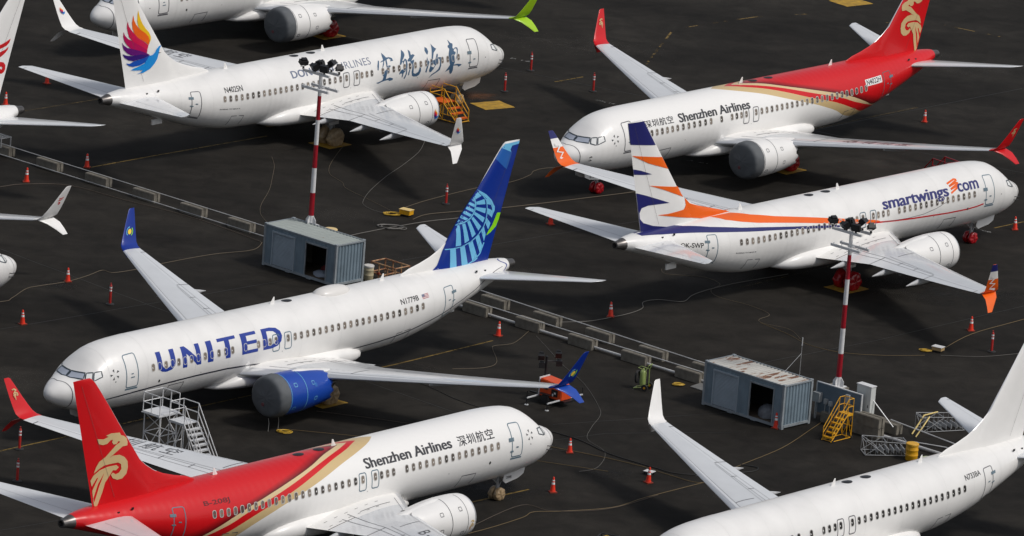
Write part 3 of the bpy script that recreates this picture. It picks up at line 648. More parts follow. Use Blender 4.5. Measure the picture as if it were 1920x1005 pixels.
FIN_C= [('navy',[(38.53,12.26),(36.92,12.24),(35.69,10.61),(37.95,10.9)]),('orange',[(37.75,10.19),(35.01,9.78),(34.29,8.94),(36.24,9.55)]),('navy',[(37.55,9.33),(36.84,9.17),(35.87,8.84),(36.45,8.87),(37.4,8.98)]),('orange',[(36.03,8.15),(33.24,7.7),(32.67,6.97),(33.58,7.31),(34.8,7.76)]),('navy',[(37.02,7.79),(36.22,7.56),(34.11,6.85),(35.92,6.9),(36.44,6.79),(36.57,6.48),(36.48,6.12),(36.16,5.83),(35.33,5.56),(34.07,5.34),(32.59,5.15),(31.24,4.9),(31.15,4.18),(36.19,4.9)]),('orange',[(32.51,6.9),(32.02,6.48),(31.11,6.2),(28.67,5.57),(27.75,5.29),(27.69,4.78),(30.19,5.28),(32.66,5.73),(35.04,6.19),(34.17,6.16),(32.72,6.23),(32.46,6.45)])]
FIN_H= [('red',[(37.11,9.54),(37.02,9.3),(36.74,9.12),(36.23,9.02),(35.54,8.93),(35.51,9.28),(36.21,9.27),(36.72,9.4)]),('red',[(36.97,9.05),(36.91,8.85),(36.66,8.66),(36.27,8.48),(35.59,8.34),(35.56,8.72),(36.24,8.8),(36.7,8.9)]),('red',[(35.84,8.09),(36.3,8.15),(36.59,8.08),(36.81,7.88),(36.83,7.62),(36.7,7.43),(36.48,7.36),(36.12,7.5),(35.98,7.73),(36.33,7.69),(36.48,7.63),(36.54,7.75),(36.41,7.85),(35.86,7.79)])]
# ---------------------------------------------------------------- aircraft
def scaled(polys,cx,cy,size,flip=1,aspect=1.):
    xs=[p[0] for _,q in polys for p in q];zs=[p[1] for _,q in polys for p in q]
    mx,mz=(min(xs)+max(xs))/2,(min(zs)+max(zs))/2;k=size/(max(zs)-min(zs))
    return [(n,[(cx+flip*(p[0]-mx)*k*aspect,cy+(p[1]-mz)*k) for p in q]) for n,q in polys]
def logo_on(parent,polys,mp,name='emblem',step=.0022):
    d={}
    for n,q in polys:d.setdefault(n,[]).append(q)
    for j,(k,q) in enumerate(d.items()):decal(name,q,lambda u,v,j=j:mp(u,v,j*step),PM(k),parent,grid=False)
def winglet_mark(root,polys,size=.6,t=.45,flip=1):
    z0=wz(16.7)+.03
    for wgo in [c for c in root.children if c.name.split('.')[0]=='wing']:
        wl=[c for c in wgo.children if c.name.split('.')[0]=='winglet'][0]
        side=1 if wl.data.vertices[0].co.y>0 else -1
        for f in (1,-1):
            def mp(u,v,o,side=side,f=f):
                # v = height above the blade's root
                y=17.28+.35*(v-.5);z=z0+v;off=(.052+o)*f
                return (u+.30*(v-1.0),side*(y+off*.95),z-off*.3)
            logo_on(wl,scaled(polys,24.22,t+.75,size,flip=1),mp)
def wing_text(left,right,m=None):
    def f(wo_,s):
        t,y0,y1=(left if s<0 else right)
        if not t:return
        V,F=fit(t,y0,y1,-.42,.42,.0,space=1.35)
        def mp(u,v):
            y=abs(u);le,te=interp(WLE,y),interp(WTE,y);xc=le+.36*(te-le)
            x=xc-v*1.35;c=(x-le)/(te-le);return WP(c,y,.010,True,s)
        decal('wing_lettering',[(V,F)],mp,m or txtgrey,wo_,gu=.3,gv=.1)
    return f
def star5(root,x0=3.64,th=17):
    T=[]
    for k in range(5):
        a=R(90+72*k);b=a+R(26);T.append([(.34*math.cos(a),.34*math.sin(a)),(.30*math.cos(b),.30*math.sin(b)),(.13*math.cos(a+R(10)),.13*math.sin(a+R(10)))])
    for s in (1,-1):decal('star_mark',[[(x0+u*(-s),th*D2+v) for u,v in t] for t in T],lambda x,v,s=s:FP(x,v,s,.007),txtgrey,root,gu=0,gv=.15)
def small_print(root,s,x=29.3):
    if s>0:ftext(root,s,'BOEING 737 MAX 8',x,x-1.8,-.36,-.28,txtgrey,.01)
    else:ftext(root,s,'BOEING 737 MAX 8',x-1.8,x,-.36,-.28,txtgrey,.01)
WG=(white,white)
BRUSH=[
[(13.57,1.64),(13.41,1.36),(13.35,1.24),(13.07,1.24),(12.84,1.13),(12.80,0.94),(13.11,0.94),(12.99,1.04),(13.17,1.15),(13.38,1.09),(13.41,0.84),(13.45,0.66),(13.26,0.69),(13.12,0.64),(13.30,0.50),(13.51,0.51),(13.55,0.64),(13.54,0.93),(13.51,1.07),(13.65,1.01),(13.74,0.81),(13.94,0.55),(13.99,0.55),(13.87,0.79),(13.72,1.02),(14.06,0.97),(13.94,1.05),(13.71,1.11),(13.67,1.40)],
[(14.20,1.14),(14.11,1.11),(14.22,0.83),(14.35,0.49),(14.44,0.51),(14.40,0.79)],
[(13.59,0.47),(13.38,0.33),(13.38,0.27),(13.54,0.18),(13.63,-0.17),(13.25,-0.11),(12.92,-0.20),(12.93,-0.30),(13.25,-0.33),(13.38,-0.25),(13.66,-0.26),(13.99,-0.29),(14.32,-0.37),(14.54,-0.30),(14.20,-0.26),(13.96,-0.19),(13.87,0.01),(13.98,0.11),(13.85,0.29)],
[(11.67,1.60),(11.56,1.42),(11.57,1.18),(11.79,0.95),(11.97,0.83),(11.84,0.81),(11.66,0.95),(11.52,0.84),(11.51,0.52),(11.57,0.25),(11.60,-0.10),(11.70,-0.32),(11.78,-0.38),(11.85,-0.32),(11.72,-0.12),(11.67,0.19),(11.77,0.09),(11.92,0.00),(11.98,-0.25),(12.07,-0.24),(12.05,-0.01),(12.26,-0.00),(12.35,-0.07),(12.34,0.06),(12.14,0.25),(11.77,0.27),(11.68,0.40),(11.65,0.68),(11.68,0.83),(11.83,0.70),(11.94,0.57),(11.93,0.79),(12.15,0.57),(12.27,0.60),(12.13,0.89),(11.95,1.16)],
[(11.08,1.51),(10.95,1.39),(10.99,1.10),(10.78,1.14),(10.65,1.04),(10.91,0.87),(11.10,0.72),(10.84,0.77),(10.85,0.65),(10.96,0.52),(10.94,0.24),(10.94,-0.11),(10.75,-0.18),(10.48,-0.10),(10.39,0.06),(10.36,0.23),(10.24,0.22),(10.20,-0.07),(10.33,-0.28),(10.54,-0.36),(10.86,-0.34),(11.05,-0.26),(11.13,-0.02),(11.07,0.32),(11.06,0.53),(11.23,0.48),(11.21,0.69),(11.44,0.71),(11.46,0.80),(11.22,0.95),(11.17,1.20)],
[(11.33,0.22),(11.26,0.17),(11.34,-0.06),(11.35,-0.16),(11.47,-0.21),(11.45,-0.02)],
[(9.44,1.48),(9.29,1.37),(9.28,1.14),(9.38,0.98),(9.49,0.92),(9.56,1.07),(9.59,1.22)],
[(8.73,1.65),(8.67,1.46),(8.58,1.31),(8.44,1.21),(8.63,1.09),(8.81,0.97),(8.96,0.70),(9.03,0.48),(8.86,0.49),(8.69,0.65),(8.58,0.85),(8.49,0.88),(8.47,0.77),(8.55,0.62),(8.27,0.61),(8.10,0.53),(8.21,0.48),(8.25,0.29),(8.23,0.03),(8.32,-0.23),(8.66,-0.37),(8.99,-0.48),(9.31,-0.66),(9.07,-0.41),(8.73,-0.30),(8.48,-0.15),(8.37,0.05),(8.35,0.30),(8.39,0.50),(8.53,0.52),(8.58,0.24),(8.80,0.10),(8.96,-0.09),(9.17,-0.25),(9.33,-0.26),(9.40,-0.13),(9.29,0.20),(9.34,0.24),(9.20,0.47),(9.17,0.34),(9.20,0.09),(8.98,-0.00),(8.84,0.14),(9.12,0.31),(9.15,0.60),(8.98,1.03),(8.85,1.33)],
[(9.54,0.78),(9.51,0.55),(9.37,0.43),(9.46,0.25),(9.58,-0.05),(9.62,-0.24),(9.77,-0.19),(9.71,-0.01),(9.62,0.24),(9.66,0.53)],
[(7.02,1.71),(6.95,1.55),(6.92,1.43),(6.76,1.37),(6.79,1.25),(6.90,1.09),(6.86,0.98),(6.65,1.07),(6.46,1.03),(6.45,0.90),(6.56,0.62),(6.71,0.29),(6.76,0.29),(6.66,0.57),(6.56,0.85),(6.58,0.98),(6.74,0.99),(6.86,0.89),(6.84,0.80),(6.73,0.77),(6.74,0.67),(6.89,0.56),(6.86,0.24),(6.88,0.05),(6.98,-0.06),(6.60,-0.05),(6.19,-0.12),(6.20,-0.18),(6.47,-0.25),(6.58,-0.15),(7.00,-0.12),(6.97,-0.39),(7.01,-0.59),(7.12,-0.65),(7.28,-0.51),(7.35,-0.32),(7.48,-0.36),(7.74,-0.43),(7.52,-0.20),(7.34,-0.02),(7.40,0.12),(7.45,0.32),(7.50,0.45),(7.40,0.76),(7.24,1.03),(7.33,1.18),(7.28,1.27),(7.10,1.33),(7.07,1.51)],]
def exA(root):
    ftext(root,1,'N4025N',28.78,27.15,23.8*D2,36*D2,txtblack,.016)
    ftext(root,1,'DONGHAI',22.42,18.5,29.8*D2,45.8*D2,txtsilver,.035,space=1.05)
    ftext(root,1,'AIRLINES',18.2,14.9,29.4*D2,45*D2,txtsilver,-.004,space=1.05)
    for st in BRUSH:decal('lettering',[st],lambda x,v:FP(x,v,1,.008),txtsteel,root,gu=.3,gv=.12)
    small_print(root,1);winglet_mark(root,FIN_A,.5)
def tailtext(root,t,x,v,m,h=.28,w=.55):
    for s in (1,-1):
        xa,xb=(x+w/2,x-w/2) if s>0 else (x-w/2,x+w/2);ftext(root,s,t,xa,xb,v,v+h,m,.02)
def sz(root,s):
    if s>0:
        ftext(root,s,'Shenzhen Airlines',17.05,10.12,26.8*D2,45*D2,txtgrey,.042)
        ftext(root,s,'深圳航空',9.58,6.68,25*D2,44*D2,txtgrey,.012,space=1.1)
    else:
        ftext(root,s,'深圳航空',6.5,9.3,22.5*D2,38.5*D2,txtgrey,.012,space=1.1)
        ftext(root,s,'Shenzhen Airlines',9.85,16.95,20.8*D2,39.2*D2,txtgrey,.042)
def exE(root):
    sz(root,1);ftext(root,1,'B-208J',29.5,27.6,25.5*D2,36.5*D2,paint('dark maroon lettering',(.11,.010,.013)),.016)
    star5(root,3.7,20);winglet_mark(root,FIN_E,.62)
def exB(root):
    sz(root,-1)
    decal('registration_plate',[[(28.93,14.6*D2),(30.72,12.2*D2),(30.72,29.2*D2),(28.93,29.2*D2)]],lambda x,v:FP(x,v,-1,.006),white,root,gu=.3,gv=.12)
    ftext(root,-1,'N4022H',29.05,30.6,16*D2,27.8*D2,txtblack,.018,off=.010);star5(root);winglet_mark(root,FIN_E,.62)
def exC(root):
    ftext(root,1,'smartwings',15.4,9.0,11.5*D2,40*D2,txtnavy,.04,space=.98)
    ftext(root,1,'com',8.02,6.0,21.5*D2,38.5*D2,txtnavy,.04,space=.98)
    def F(p,k,w=None):
        decal('stripe',[p] if w is None else rib2(p,w),lambda x,v:FP(x,v,1,.006),k,root,gu=.6,gv=.12)
        decal('stripe',[p] if w is None else rib2(p,w),lambda x,v:FP(x,v,-1,.006),k,root,gu=.6,gv=.12)
    D=D2
    sq=[(8.85,42.5),(8.0,49.5),(7.8,47),(8.75,36.5),(8.0,41.5),(7.8,39.5),(8.7,30.5),(8.05,34.5),(7.9,32.5),(8.75,23)]
    for a_,b_ in zip(sq,sq[1:]):F([(a_[0],a_[1]*D),(b_[0],b_[1]*D)],paint('emblem orange',FIN['orange']),.13)
    F([(x,t*D) for x,t in ((15.8,-.5),(16.2,2.8),(18,11.7),(20.5,24.6),(23.5,40.5),(25.3,50.8),(27.1,66),(28.3,84),(30.2,84),(29.4,64),(28.3,52.7),(26.98,44),(25.6,37.7),(23.7,29.2),(20.57,14.8),(17.28,0),(15.8,-3.5))],paint('emblem orange',FIN['orange']))
    F([(x,t*D) for x,t in ((33.8,86),(33.0,69.4),(31.1,52.7),(28.6,40.4),(27.15,35.5),(25.76,30),(23.74,22.5),(20.58,11.3),(17.6,-.5),(18,-1),(21.49,9.5),(23.8,17.5),(25.84,24),(28.7,31.8),(31.36,38.8),(33.5,45),(35.1,49.5),(36.6,60),(36.8,86))],navy)
    F([(x,t*D) for x,t in ((16.4,-1.6),(14.5,-5.5),(12.5,-9),(10.87,-11),(9,-13.2),(7.05,-13.8),(6.2,-12.4),(5.5,-10))],red,.085)
    F([(x,t*D) for x,t in ((15.5,-4),(13,-6.5),(11.5,-5.2),(10.3,0),(9.3,8))],line,.03)
    winglet_mark(root,[('yw',q) for q in rib2([(0,0),(.55,.12),(.12,.42),(.62,.52),(.2,.85),(.6,.98)],.17)],1.1,.02)
    ftext(root,1,'OK-SWP',33.95,32.1,1*D,14.5*D,txtblack,.014);small_print(root,1)
def exD(root):
    for s in (1,-1):
        a,b=(16.85,6.9) if s>0 else (6.9,16.85)
        for ch,xa,xb in (('U',6.92,8.25),('N',8.92,10.28),('I',10.93,11.27),('T',11.85,13.2),('E',13.72,14.9),('D',15.45,16.92)):
            if s>0:xa,xb=23.8-xa,23.8-xb
            ftext(root,s,ch,xa,xb,-.4*D2,36.3*D2,txtblue,.045)
        decal('cheatline',rib2([(x,t*D2) for x,t in ((2.6,-30),(3.6,-27),(5,-24),(7.5,-20.5),(10,-18.6),(12.6,-18.4),(14.8,-22),(17,-30),(20,-36),(23,-38),(25.5,-34.5),(28.17,-28.2),(29.9,-24.8),(31.5,-22),(32.8,-17.5),(34,-9.7),(34.8,2.6),(35.6,14),(36.4,22),(37.0,24))],.085),lambda x,v,s=s:FP(x,v,s,.006),mat('black navy line',(.012,.014,.03),rough=.3),root,gu=.6,gv=.12)
        decal('cheatline',rib2([(37.25+.25*math.sin(R(4*t)),t*D2) for t in range(-60,86,8)],.11),lambda x,v,s=s:FP(x,v,s,.006),unavy,root,gu=0,gv=.12)
        fx=[(28.96,29.54)];v0,v1=24.3*D2,33.3*D2;ff=lambda x,v,s=s,o=.006:FP(x,v,s,o)
        decal('flag',[[(28.96,lerp(v0,v1,k/7)),(29.54,lerp(v0,v1,k/7)),(29.54,lerp(v0,v1,(k+1)/7)),(28.96,lerp(v0,v1,(k+1)/7))] for k in (0,2,4,6)],ff,mat('faded flag red',(.42,.10,.12),rough=.4),root,grid=False)
        decal('flag',[[(28.96,lerp(v0,v1,.45)),(29.2,lerp(v0,v1,.45)),(29.2,v1),(28.96,v1)]],lambda x,v,s=s:FP(x,v,s,.009),mat('faded flag blue',(.16,.18,.26),rough=.4),root,grid=False)
    ftext(root,-1,'N1779B',27.1,28.65,24.5*D2,35*D2,txtblack,.014);star5(root)
    z0=wz(16.7)+.03
    for wgo in [c for c in root.children if c.name.split('.')[0]=='wing']:
        wl=[c for c in wgo.children if c.name.split('.')[0]=='winglet'][0];side=1 if wl.data.vertices[0].co.y>0 else -1
        for f in (1,-1):
            mp=lambda u,v,o=0,side=side,f=f:(u+.30*(v-1.0),side*(17.28+.35*(v-.5)+(.052+o)*f*.95),z0+v-(.052+o)*f*.3)
            circ=lambda r,a0=0,a1=360,w=None:[(24.15+r*math.cos(R(a)),.85+r*math.sin(R(a))) for a in range(a0,a1,15)]
            decal('emblem',[circ(.15)],lambda u,v,mp=mp:mp(u,v,.002),mat('sun yellow',(.85,.62,.05)),wl,grid=False)
            decal('emblem',rib2(circ(.25,90,240),.05),mp,usky,wl,grid=False);decal('emblem',rib2(circ(.25,-60,60),.06),mp,lime,wl,grid=False)
def exF(root):ftext(root,-1,'N733BA',29.19,30.62,24*D2,34.5*D2,txtblack,.016)
def exH(root):
    winglet_mark(root,FIN_H,.5)
def cowl_phx(nc,cy):
    logo_on(nc,scaled(FIN_E,.45,R(-12),.55,1,1.),lambda u,v,o:cy(u,v,.01+o))
def cowl_bird(nc,cy):
    logo_on(nc,scaled(FIN_A,.42,R(-2),.62,1,1.1),lambda u,v,o:cy(u,v,.01+o),step=.001)
def cowl_u(nc,cy):
    decal('emblem',[rrect(2.75,3.0,R(22),R(34),.09)],lambda u,v:cy(u,v,.01),usky2,nc,grid=False)
cA=dict(body=skin,fin=white,fin_decals=FIN_A,winglet=WG,wrap=beige,seed=3,extra=exA,cowl_logo=cowl_bird,wing_text=wing_text(('东海航空',-12.9,-9.6),('',0,0)))
slate=mat('slate blue outline',(.10,.17,.22),rough=.4)
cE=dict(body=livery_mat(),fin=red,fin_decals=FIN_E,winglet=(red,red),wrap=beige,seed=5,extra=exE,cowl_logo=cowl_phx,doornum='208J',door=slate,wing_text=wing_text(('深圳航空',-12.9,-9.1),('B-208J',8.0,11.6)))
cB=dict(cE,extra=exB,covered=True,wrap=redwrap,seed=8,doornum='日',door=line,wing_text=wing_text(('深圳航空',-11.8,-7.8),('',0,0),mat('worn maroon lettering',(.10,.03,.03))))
osm=paint('emblem orange',FIN['orange'])
cC=dict(body=skin,fin=white,fin_decals=FIN_C,winglet=([osm,osm,osm,osm,white,navy,navy],osm),wrap=redwrap,seed=11,extra=exC,door=slate)
cD=dict(body=skin,fin=white,fin_decals=FIN_D,winglet=(unavy,ublue),wrap=beige,seed=13,extra=exD,cowl=ublue,covered=True,cord=True,dome=True,door=slate,fin_le=white,cowl_seam=mat('pale blue seam',(.12,.36,.55)),cowl_logo=cowl_u)
cF=dict(body=skin,fin=white,winglet=WG,wrap=redwrap,seed=17,extra=exF,short=1.64,dark_panes=True)
cG=dict(body=skin,fin=white,winglet=(green,green),wrap=redwrap,seed=19,covered=True)
cH=dict(body=skin,fin=white,fin_decals=FIN_H,winglet=WG,wrap=redwrap,seed=23,extra=exH)
cI=dict(body=skin,fin=white,winglet=WG,wrap=beige,seed=29)
PL=[('A','white airliner with a rainbow-winged blue bird on its tail',-1.842,488.082,49.85,-.73,cA),
('B','red-tailed white airliner carrying registration N4022H on a white plate',2.302,460.59,229.62,-.25,cB),
('C','white airliner with orange and navy zigzag tail and smartwings lettering',31.38,461.466,48.76,-.51,cC),
('D','white airliner with UNITED in blue letters, a blue globe tail and blue engines',-25.091,397.378,229.49,.37,cD),
('E','red-tailed white airliner with registration B-208J and tan-wrapped nose wheel',2.762,396.976,49.99,-.18,cE),
('F','plain all-white airliner with registration N733BA, beside the yellow barrel',6.474,369.205,230.3,-.04,cF),
('G','white airliner with bright green winglets, behind the tail with the rainbow-winged bird',-29.336,489.167,227.85,.18,cG),
('H','white airliner with red bird emblems on its tail and winglet',-56.289,425.404,229.63,.38,cH),
('I','white airliner with only its bare nose showing at the left edge',-29.1,424.344,49.99,0,cI)]
for n,lab,X,Y,h,r,c in PL:airliner(n,lab,X,Y,h,r,c)
# ---------------------------------------------------------------- ground
def ground_mat():
    m=bpy.data.materials.new('dark worn asphalt');m.use_nodes=True;t=m.node_tree;b=t.nodes['Principled BSDF'];b.inputs['Roughness'].default_value=.85;b.inputs['Specular IOR Level'].default_value=.12
    N=t.nodes.new;Lk=t.links.new
    tc=N('ShaderNodeTexCoord');mp=N('ShaderNodeMapping');mp.inputs['Rotation'].default_value=(0,0,R(41));mp.inputs['Scale'].default_value=(.045,.16,.1)
    n1=N('ShaderNodeTexNoise');n1.inputs['Scale'].default_value=1;n1.inputs['Detail'].default_value=7;n1.inputs['Roughness'].default_value=.62
    n2=N('ShaderNodeTexNoise');n2.inputs['Scale'].default_value=.09;n2.inputs['Detail'].default_value=8
    n3=N('ShaderNodeTexNoise');n3.inputs['Scale'].default_value=14;n3.inputs['Detail'].default_value=4
    Lk(tc.outputs['Object'],mp.inputs[0]);Lk(mp.outputs[0],n1.inputs[0]);Lk(tc.outputs['Object'],n2.inputs[0]);Lk(tc.outputs['Object'],n3.inputs[0])
    r1=N('ShaderNodeValToRGB');r1.color_ramp.elements[0].position=.30;r1.color_ramp.elements[0].color=(.0100,.0090,.0077,1);r1.color_ramp.elements[1].position=.72;r1.color_ramp.elements[1].color=(.0245,.0218,.0183,1)
    Lk(n1.outputs[0],r1.inputs[0])
    mr=N('ShaderNodeMapRange');mr.inputs[1].default_value=.3;mr.inputs[2].default_value=.7;mr.inputs[3].default_value=.75;mr.inputs[4].default_value=1.25;Lk(n2.outputs[0],mr.inputs[0])
    mr3=N('ShaderNodeMapRange');mr3.inputs[1].default_value=.3;mr3.inputs[2].default_value=.7;mr3.inputs[3].default_value=.82;mr3.inputs[4].default_value=1.18;Lk(n3.outputs[0],mr3.inputs[0])
    mu=N('ShaderNodeMath');mu.operation='MULTIPLY';n4=N('ShaderNodeTexNoise');n4.inputs['Scale'].default_value=.55;n4.inputs['Detail'].default_value=10;n4.inputs['Roughness'].default_value=.7;n4.inputs['Distortion'].default_value=.6;Lk(tc.outputs['Object'],n4.inputs[0]);mr4=N('ShaderNodeMapRange');mr4.inputs[1].default_value=.35;mr4.inputs[2].default_value=.68;mr4.inputs[3].default_value=.75;mr4.inputs[4].default_value=1.45;Lk(n4.outputs[0],mr4.inputs[0]);mu0=N('ShaderNodeMath');mu0.operation='MULTIPLY';Lk(mr.outputs[0],mu0.inputs[0]);Lk(mr4.outputs[0],mu0.inputs[1]);Lk(mu0.outputs[0],mu.inputs[0]);Lk(mr3.outputs[0],mu.inputs[1])
    mx=N('ShaderNodeVectorMath');mx.operation='SCALE';Lk(r1.outputs[0],mx.inputs[0]);Lk(mu.outputs[0],mx.inputs['Scale'])
    Lk(mx.outputs[0],b.inputs['Base Color']);return m
bm=bmesh.new();v=[bm.verts.new(p) for p in ((-3000,-1500,0),(3000,-1500,0),(3000,4500,0),(-3000,4500,0))];bm.faces.new(v)
tag(obj('tarmac',bm,ground_mat()),kind='structure')
def strip(name,pts,wd,m,z=.004,jit=0):
    rnd=random.Random(len(pts)+int(pts[0][0]*10));P=[]
    for (a,b) in zip(pts,pts[1:]):
        n=max(1,int(math.hypot(b[0]-a[0],b[1]-a[1])/1.5))
        for k in range(n):P.append((lerp(a[0],b[0],k/n)+rnd.uniform(-jit,jit),lerp(a[1],b[1],k/n)+rnd.uniform(-jit,jit)))
    P.append(pts[-1]);bm=bmesh.new()
    for q in rib2(P,wd):bm.faces.new([bm.verts.new((x,y,z)) for x,y in q])
    bmesh.ops.remove_doubles(bm,verts=bm.verts,dist=.001)
    return tag(obj(name,bm,m),kind='structure')
def worn(name,c,s=1.2,lo=.42,hi=.6,amax=1.,edge=False):
    m=mat(name,c,rough=.8);t=m.node_tree;b=t.nodes['Principled BSDF']
    if b.inputs['Alpha'].is_linked:return m
    tc=t.nodes.new('ShaderNodeTexCoord');n=t.nodes.new('ShaderNodeTexNoise');n.inputs['Scale'].default_value=s;n.inputs['Detail'].default_value=8;n.inputs['Roughness'].default_value=.7
    r=t.nodes.new('ShaderNodeMapRange');r.inputs[1].default_value=lo;r.inputs[2].default_value=hi
    r.inputs[4].default_value=amax
    t.links.new(tc.outputs['Object'],n.inputs['Vector']);t.links.new(n.outputs[0],r.inputs[0])
    if not edge:t.links.new(r.outputs[0],b.inputs['Alpha']);return m
    at=t.nodes.new('ShaderNodeAttribute');at.attribute_name='edge';mu=t.nodes.new('ShaderNodeMath');mu.operation='MULTIPLY';t.links.new(r.outputs[0],mu.inputs[0]);t.links.new(at.outputs['Fac'],mu.inputs[1]);t.links.new(mu.outputs[0],b.inputs['Alpha']);return m
yl=worn('worn yellow line paint',(.20,.125,.018),1.6,.25,.55);yl2=worn('very worn yellow line paint',(.13,.085,.02),1.2,.38,.65)
strip('taxi_line',[(-27.1,460.24),(-23.42,464.41),(-16.5,472.0)],.13,yl)
strip('taxi_line',[(1.9,493.3),(3.82,495.4)],.11,yl)
strip('taxi_line',[(-31,391.5),(-27.31,395.74),(-23.59,399.92),(-19.31,405.0),(-14.04,410.99),(-6.3,419.6),(-.8,426.4)],.12,yl)
strip('taxi_line',[(-1.5,392.6),(1.87,396.2)],.13,yl)
strip('taxi_line',[(30.39,462.54),(36,468.8)],.12,yl)
strip('taxi_line',[(18,484),(26.5,494)],.10,yl2);strip('taxi_line',[(-34,472),(-20,487),(-12,496)],.09,yl2);strip('taxi_line',[(14,443),(24,455)],.08,yl2)
strip('taxi_line',[(8,500),(10,512),(16,518),(19.5,520)],.16,worn('peeling yellow dashes',(.16,.10,.02),.55,.52,.56))
strip('taxi_line',[(24,519),(29,520),(34,517)],.16,worn('peeling yellow dashes',(.16,.10,.02),.55,.52,.56))
seal=mat('dark crack sealer',(.006,.006,.006),rough=.6)
for p in ([(-30,420),(-10,440),(2,452),(30,478)],[(-26,381),(-4,401),(6,408.5),(14,411)],[(3,409.5),(12.5,414.5),(17.5,418.5)],[(10,421),(22,433),(36,449)],[(-20,506),(10,490),(40,474)],[(-38,446),(-18,425),(0,408)],[(5,470),(20,486),(34,502)]):strip('pavement_joint',p,.05,seal,.004,.03)
wm=worn('faded white stencil',(.25,.25,.24),3,.4,.6)
for x,y,rz,t in ((-30.2,395.9,R(-38),'MX 2'),(5.4,488.6,R(-30),'CH 14'),(29.6,461.8,R(-40),'FI-66'),(11.5,474,R(-20),'A 21'),(-.5,499,R(-25),'B 12')):
    V,F=fit(t,-.75,.75,-.15,.15,.02);bm=bmesh.new();vs=[bm.verts.new((a,b,.005)) for a,b in V]
    for f in F:
        try:bm.faces.new([vs[i] for i in f])
        except ValueError:pass
    o=obj('stand_stencil',bm,wm,loc=(x,y,0));o.rotation_euler[2]=rz;tag(o,kind='structure')
stain=worn('oily stain',(.004,.0035,.003),.9,.38,.6,.9,True);rust=worn('orange dust stain',(.16,.055,.012),.9,.36,.66,.9,True);pale=worn('pale dusty patch',(.075,.066,.055),.5,.35,.75,.5,True)
for x,y,a,b,m in ((6.3,400.6,1.7,1.6,stain),(-26.8,431.2,1.4,1.0,stain),(1.5,405,2,1,stain),(-3.3,487.6,2.0,1.3,rust),(14,398,3,1.2,pale),(-12,453,5,2.4,pale),(12.5,417.5,5,1.8,pale),(-20,470,8,3,pale),(22,478,9,4,pale),(10,444,6,2.5,pale),(-2,442,7,3,pale),(27,446,5,4,stain),(-29,410,5,3,pale),(0,396,4,2,stain),(30,508,9,5,pale),(4,505,7,4,pale),(-6.5,419,3,1.6,stain)):
    bm=bmesh.new();rnd=random.Random(x);zz=.0024+.00004*abs(x+y)%.0009;cv=bm.verts.new((x,y,zz));ring=[bm.verts.new((x+a*math.cos(t)*(1+rnd.uniform(-.25,.25)),y+b*math.sin(t)*(1+rnd.uniform(-.25,.25)),zz)) for t in [k*math.pi/9 for k in range(18)]]
    for k in range(18):bm.faces.new((cv,ring[k],ring[(k+1)%18]))
    o=obj('ground_stain',bm,m);at=o.data.attributes.new('edge','FLOAT','POINT')
    for i,v in enumerate(o.data.vertices):at.data[i].value=1.0 if abs(v.co.x-x)<1e-3 and abs(v.co.y-y)<1e-3 else 0.0
    tag(o,kind='structure')
# ---------------------------------------------------------------- cones and posts
def make_cone():
    t=thing('traffic_cone','x','traffic cone',(0,0,0));bm=bmesh.new();box(bm,(0,0,.03),(.42,.42,.06));obj('base',bm,mat('dark orange base',(.25,.03,.012),rough=.6),t)
    bm=bmesh.new();lathe(bm,[(.165,.06),(.155,.10),(.105,.45),(.055,.86),(.04,.9),(.012,.9)],n=20);obj('cone',bm,cone_o,t,smooth=40)
    bm=bmesh.new();lathe(bm,[(.104,.475),(.088,.60)],n=20,cap=False);lathe(bm,[(.079,.67),(.067,.76)],n=20,cap=False);obj('reflective_band',bm,refl,t,smooth=40);return t
def make_post():
    t=thing('delineator_post','x','delineator post',(0,0,0));bm=bmesh.new();lathe(bm,[(.26,0),(.26,.05),(.12,.09)],n=16);obj('base',bm,dark,t)
    bm=bmesh.new();lathe(bm,[(.075,.07),(.075,1.15),(.06,1.2),(.03,1.22),(.03,1.3),(.05,1.32)],n=16);obj('post',bm,mat('red post plastic',(.42,.018,.014),rough=.45),t,smooth=40)
    bm=bmesh.new();lathe(bm,[(.0765,.82),(.0765,.92)],n=16,cap=False);lathe(bm,[(.0765,1.0),(.0765,1.10)],n=16,cap=False);obj('reflective_band',bm,refl,t,smooth=40);return t
CN=[(-31.58,481.65,'orange traffic cone under the wing-like stabiliser of the rainbow bird airliner'),(-33.76,474.92,'orange traffic cone just left of the white tail with the red bird emblem'),
(-27.32,460.15,'orange traffic cone at the left end of the long yellow line'),(-30.78,455.33,'orange traffic cone left of the barrier row, above the winglet with the red emblem'),
(-26.39,432.3,'orange traffic cone beside the pale wavy cable left of the blue winglet'),(-28.25,422.04,'orange traffic cone below the airliner nose at the left edge'),
(-.51,427.52,'orange traffic cone in front of the first concrete blocks beside the blue-globe airliner'),(6.12,433.81,'orange traffic cone beyond the concrete blocks beside a pale cable'),
(4.02,404.02,'orange traffic cone just ahead of the nose of the B-208J airliner'),(3.17,396.0,'orange traffic cone standing alone in front of the B-208J nose wheel'),
(8.44,399.29,'orange traffic cone with a white plate on the ground behind it where cables meet'),(15.74,412.27,'orange traffic cone against the corner of the container with the rusty roof'),
(26.85,489.9,'orange traffic cone between the red airliner tail and its far wingtip'),(31.71,462.48,'orange traffic cone on the yellow line at the right edge near a nose gear'),
(27.88,437.0,'orange traffic cone below the orange winglet at the right'),(2.19,454.76,'orange traffic cone half hidden behind the stabiliser of the zigzag-tailed airliner')]
c0=make_cone()
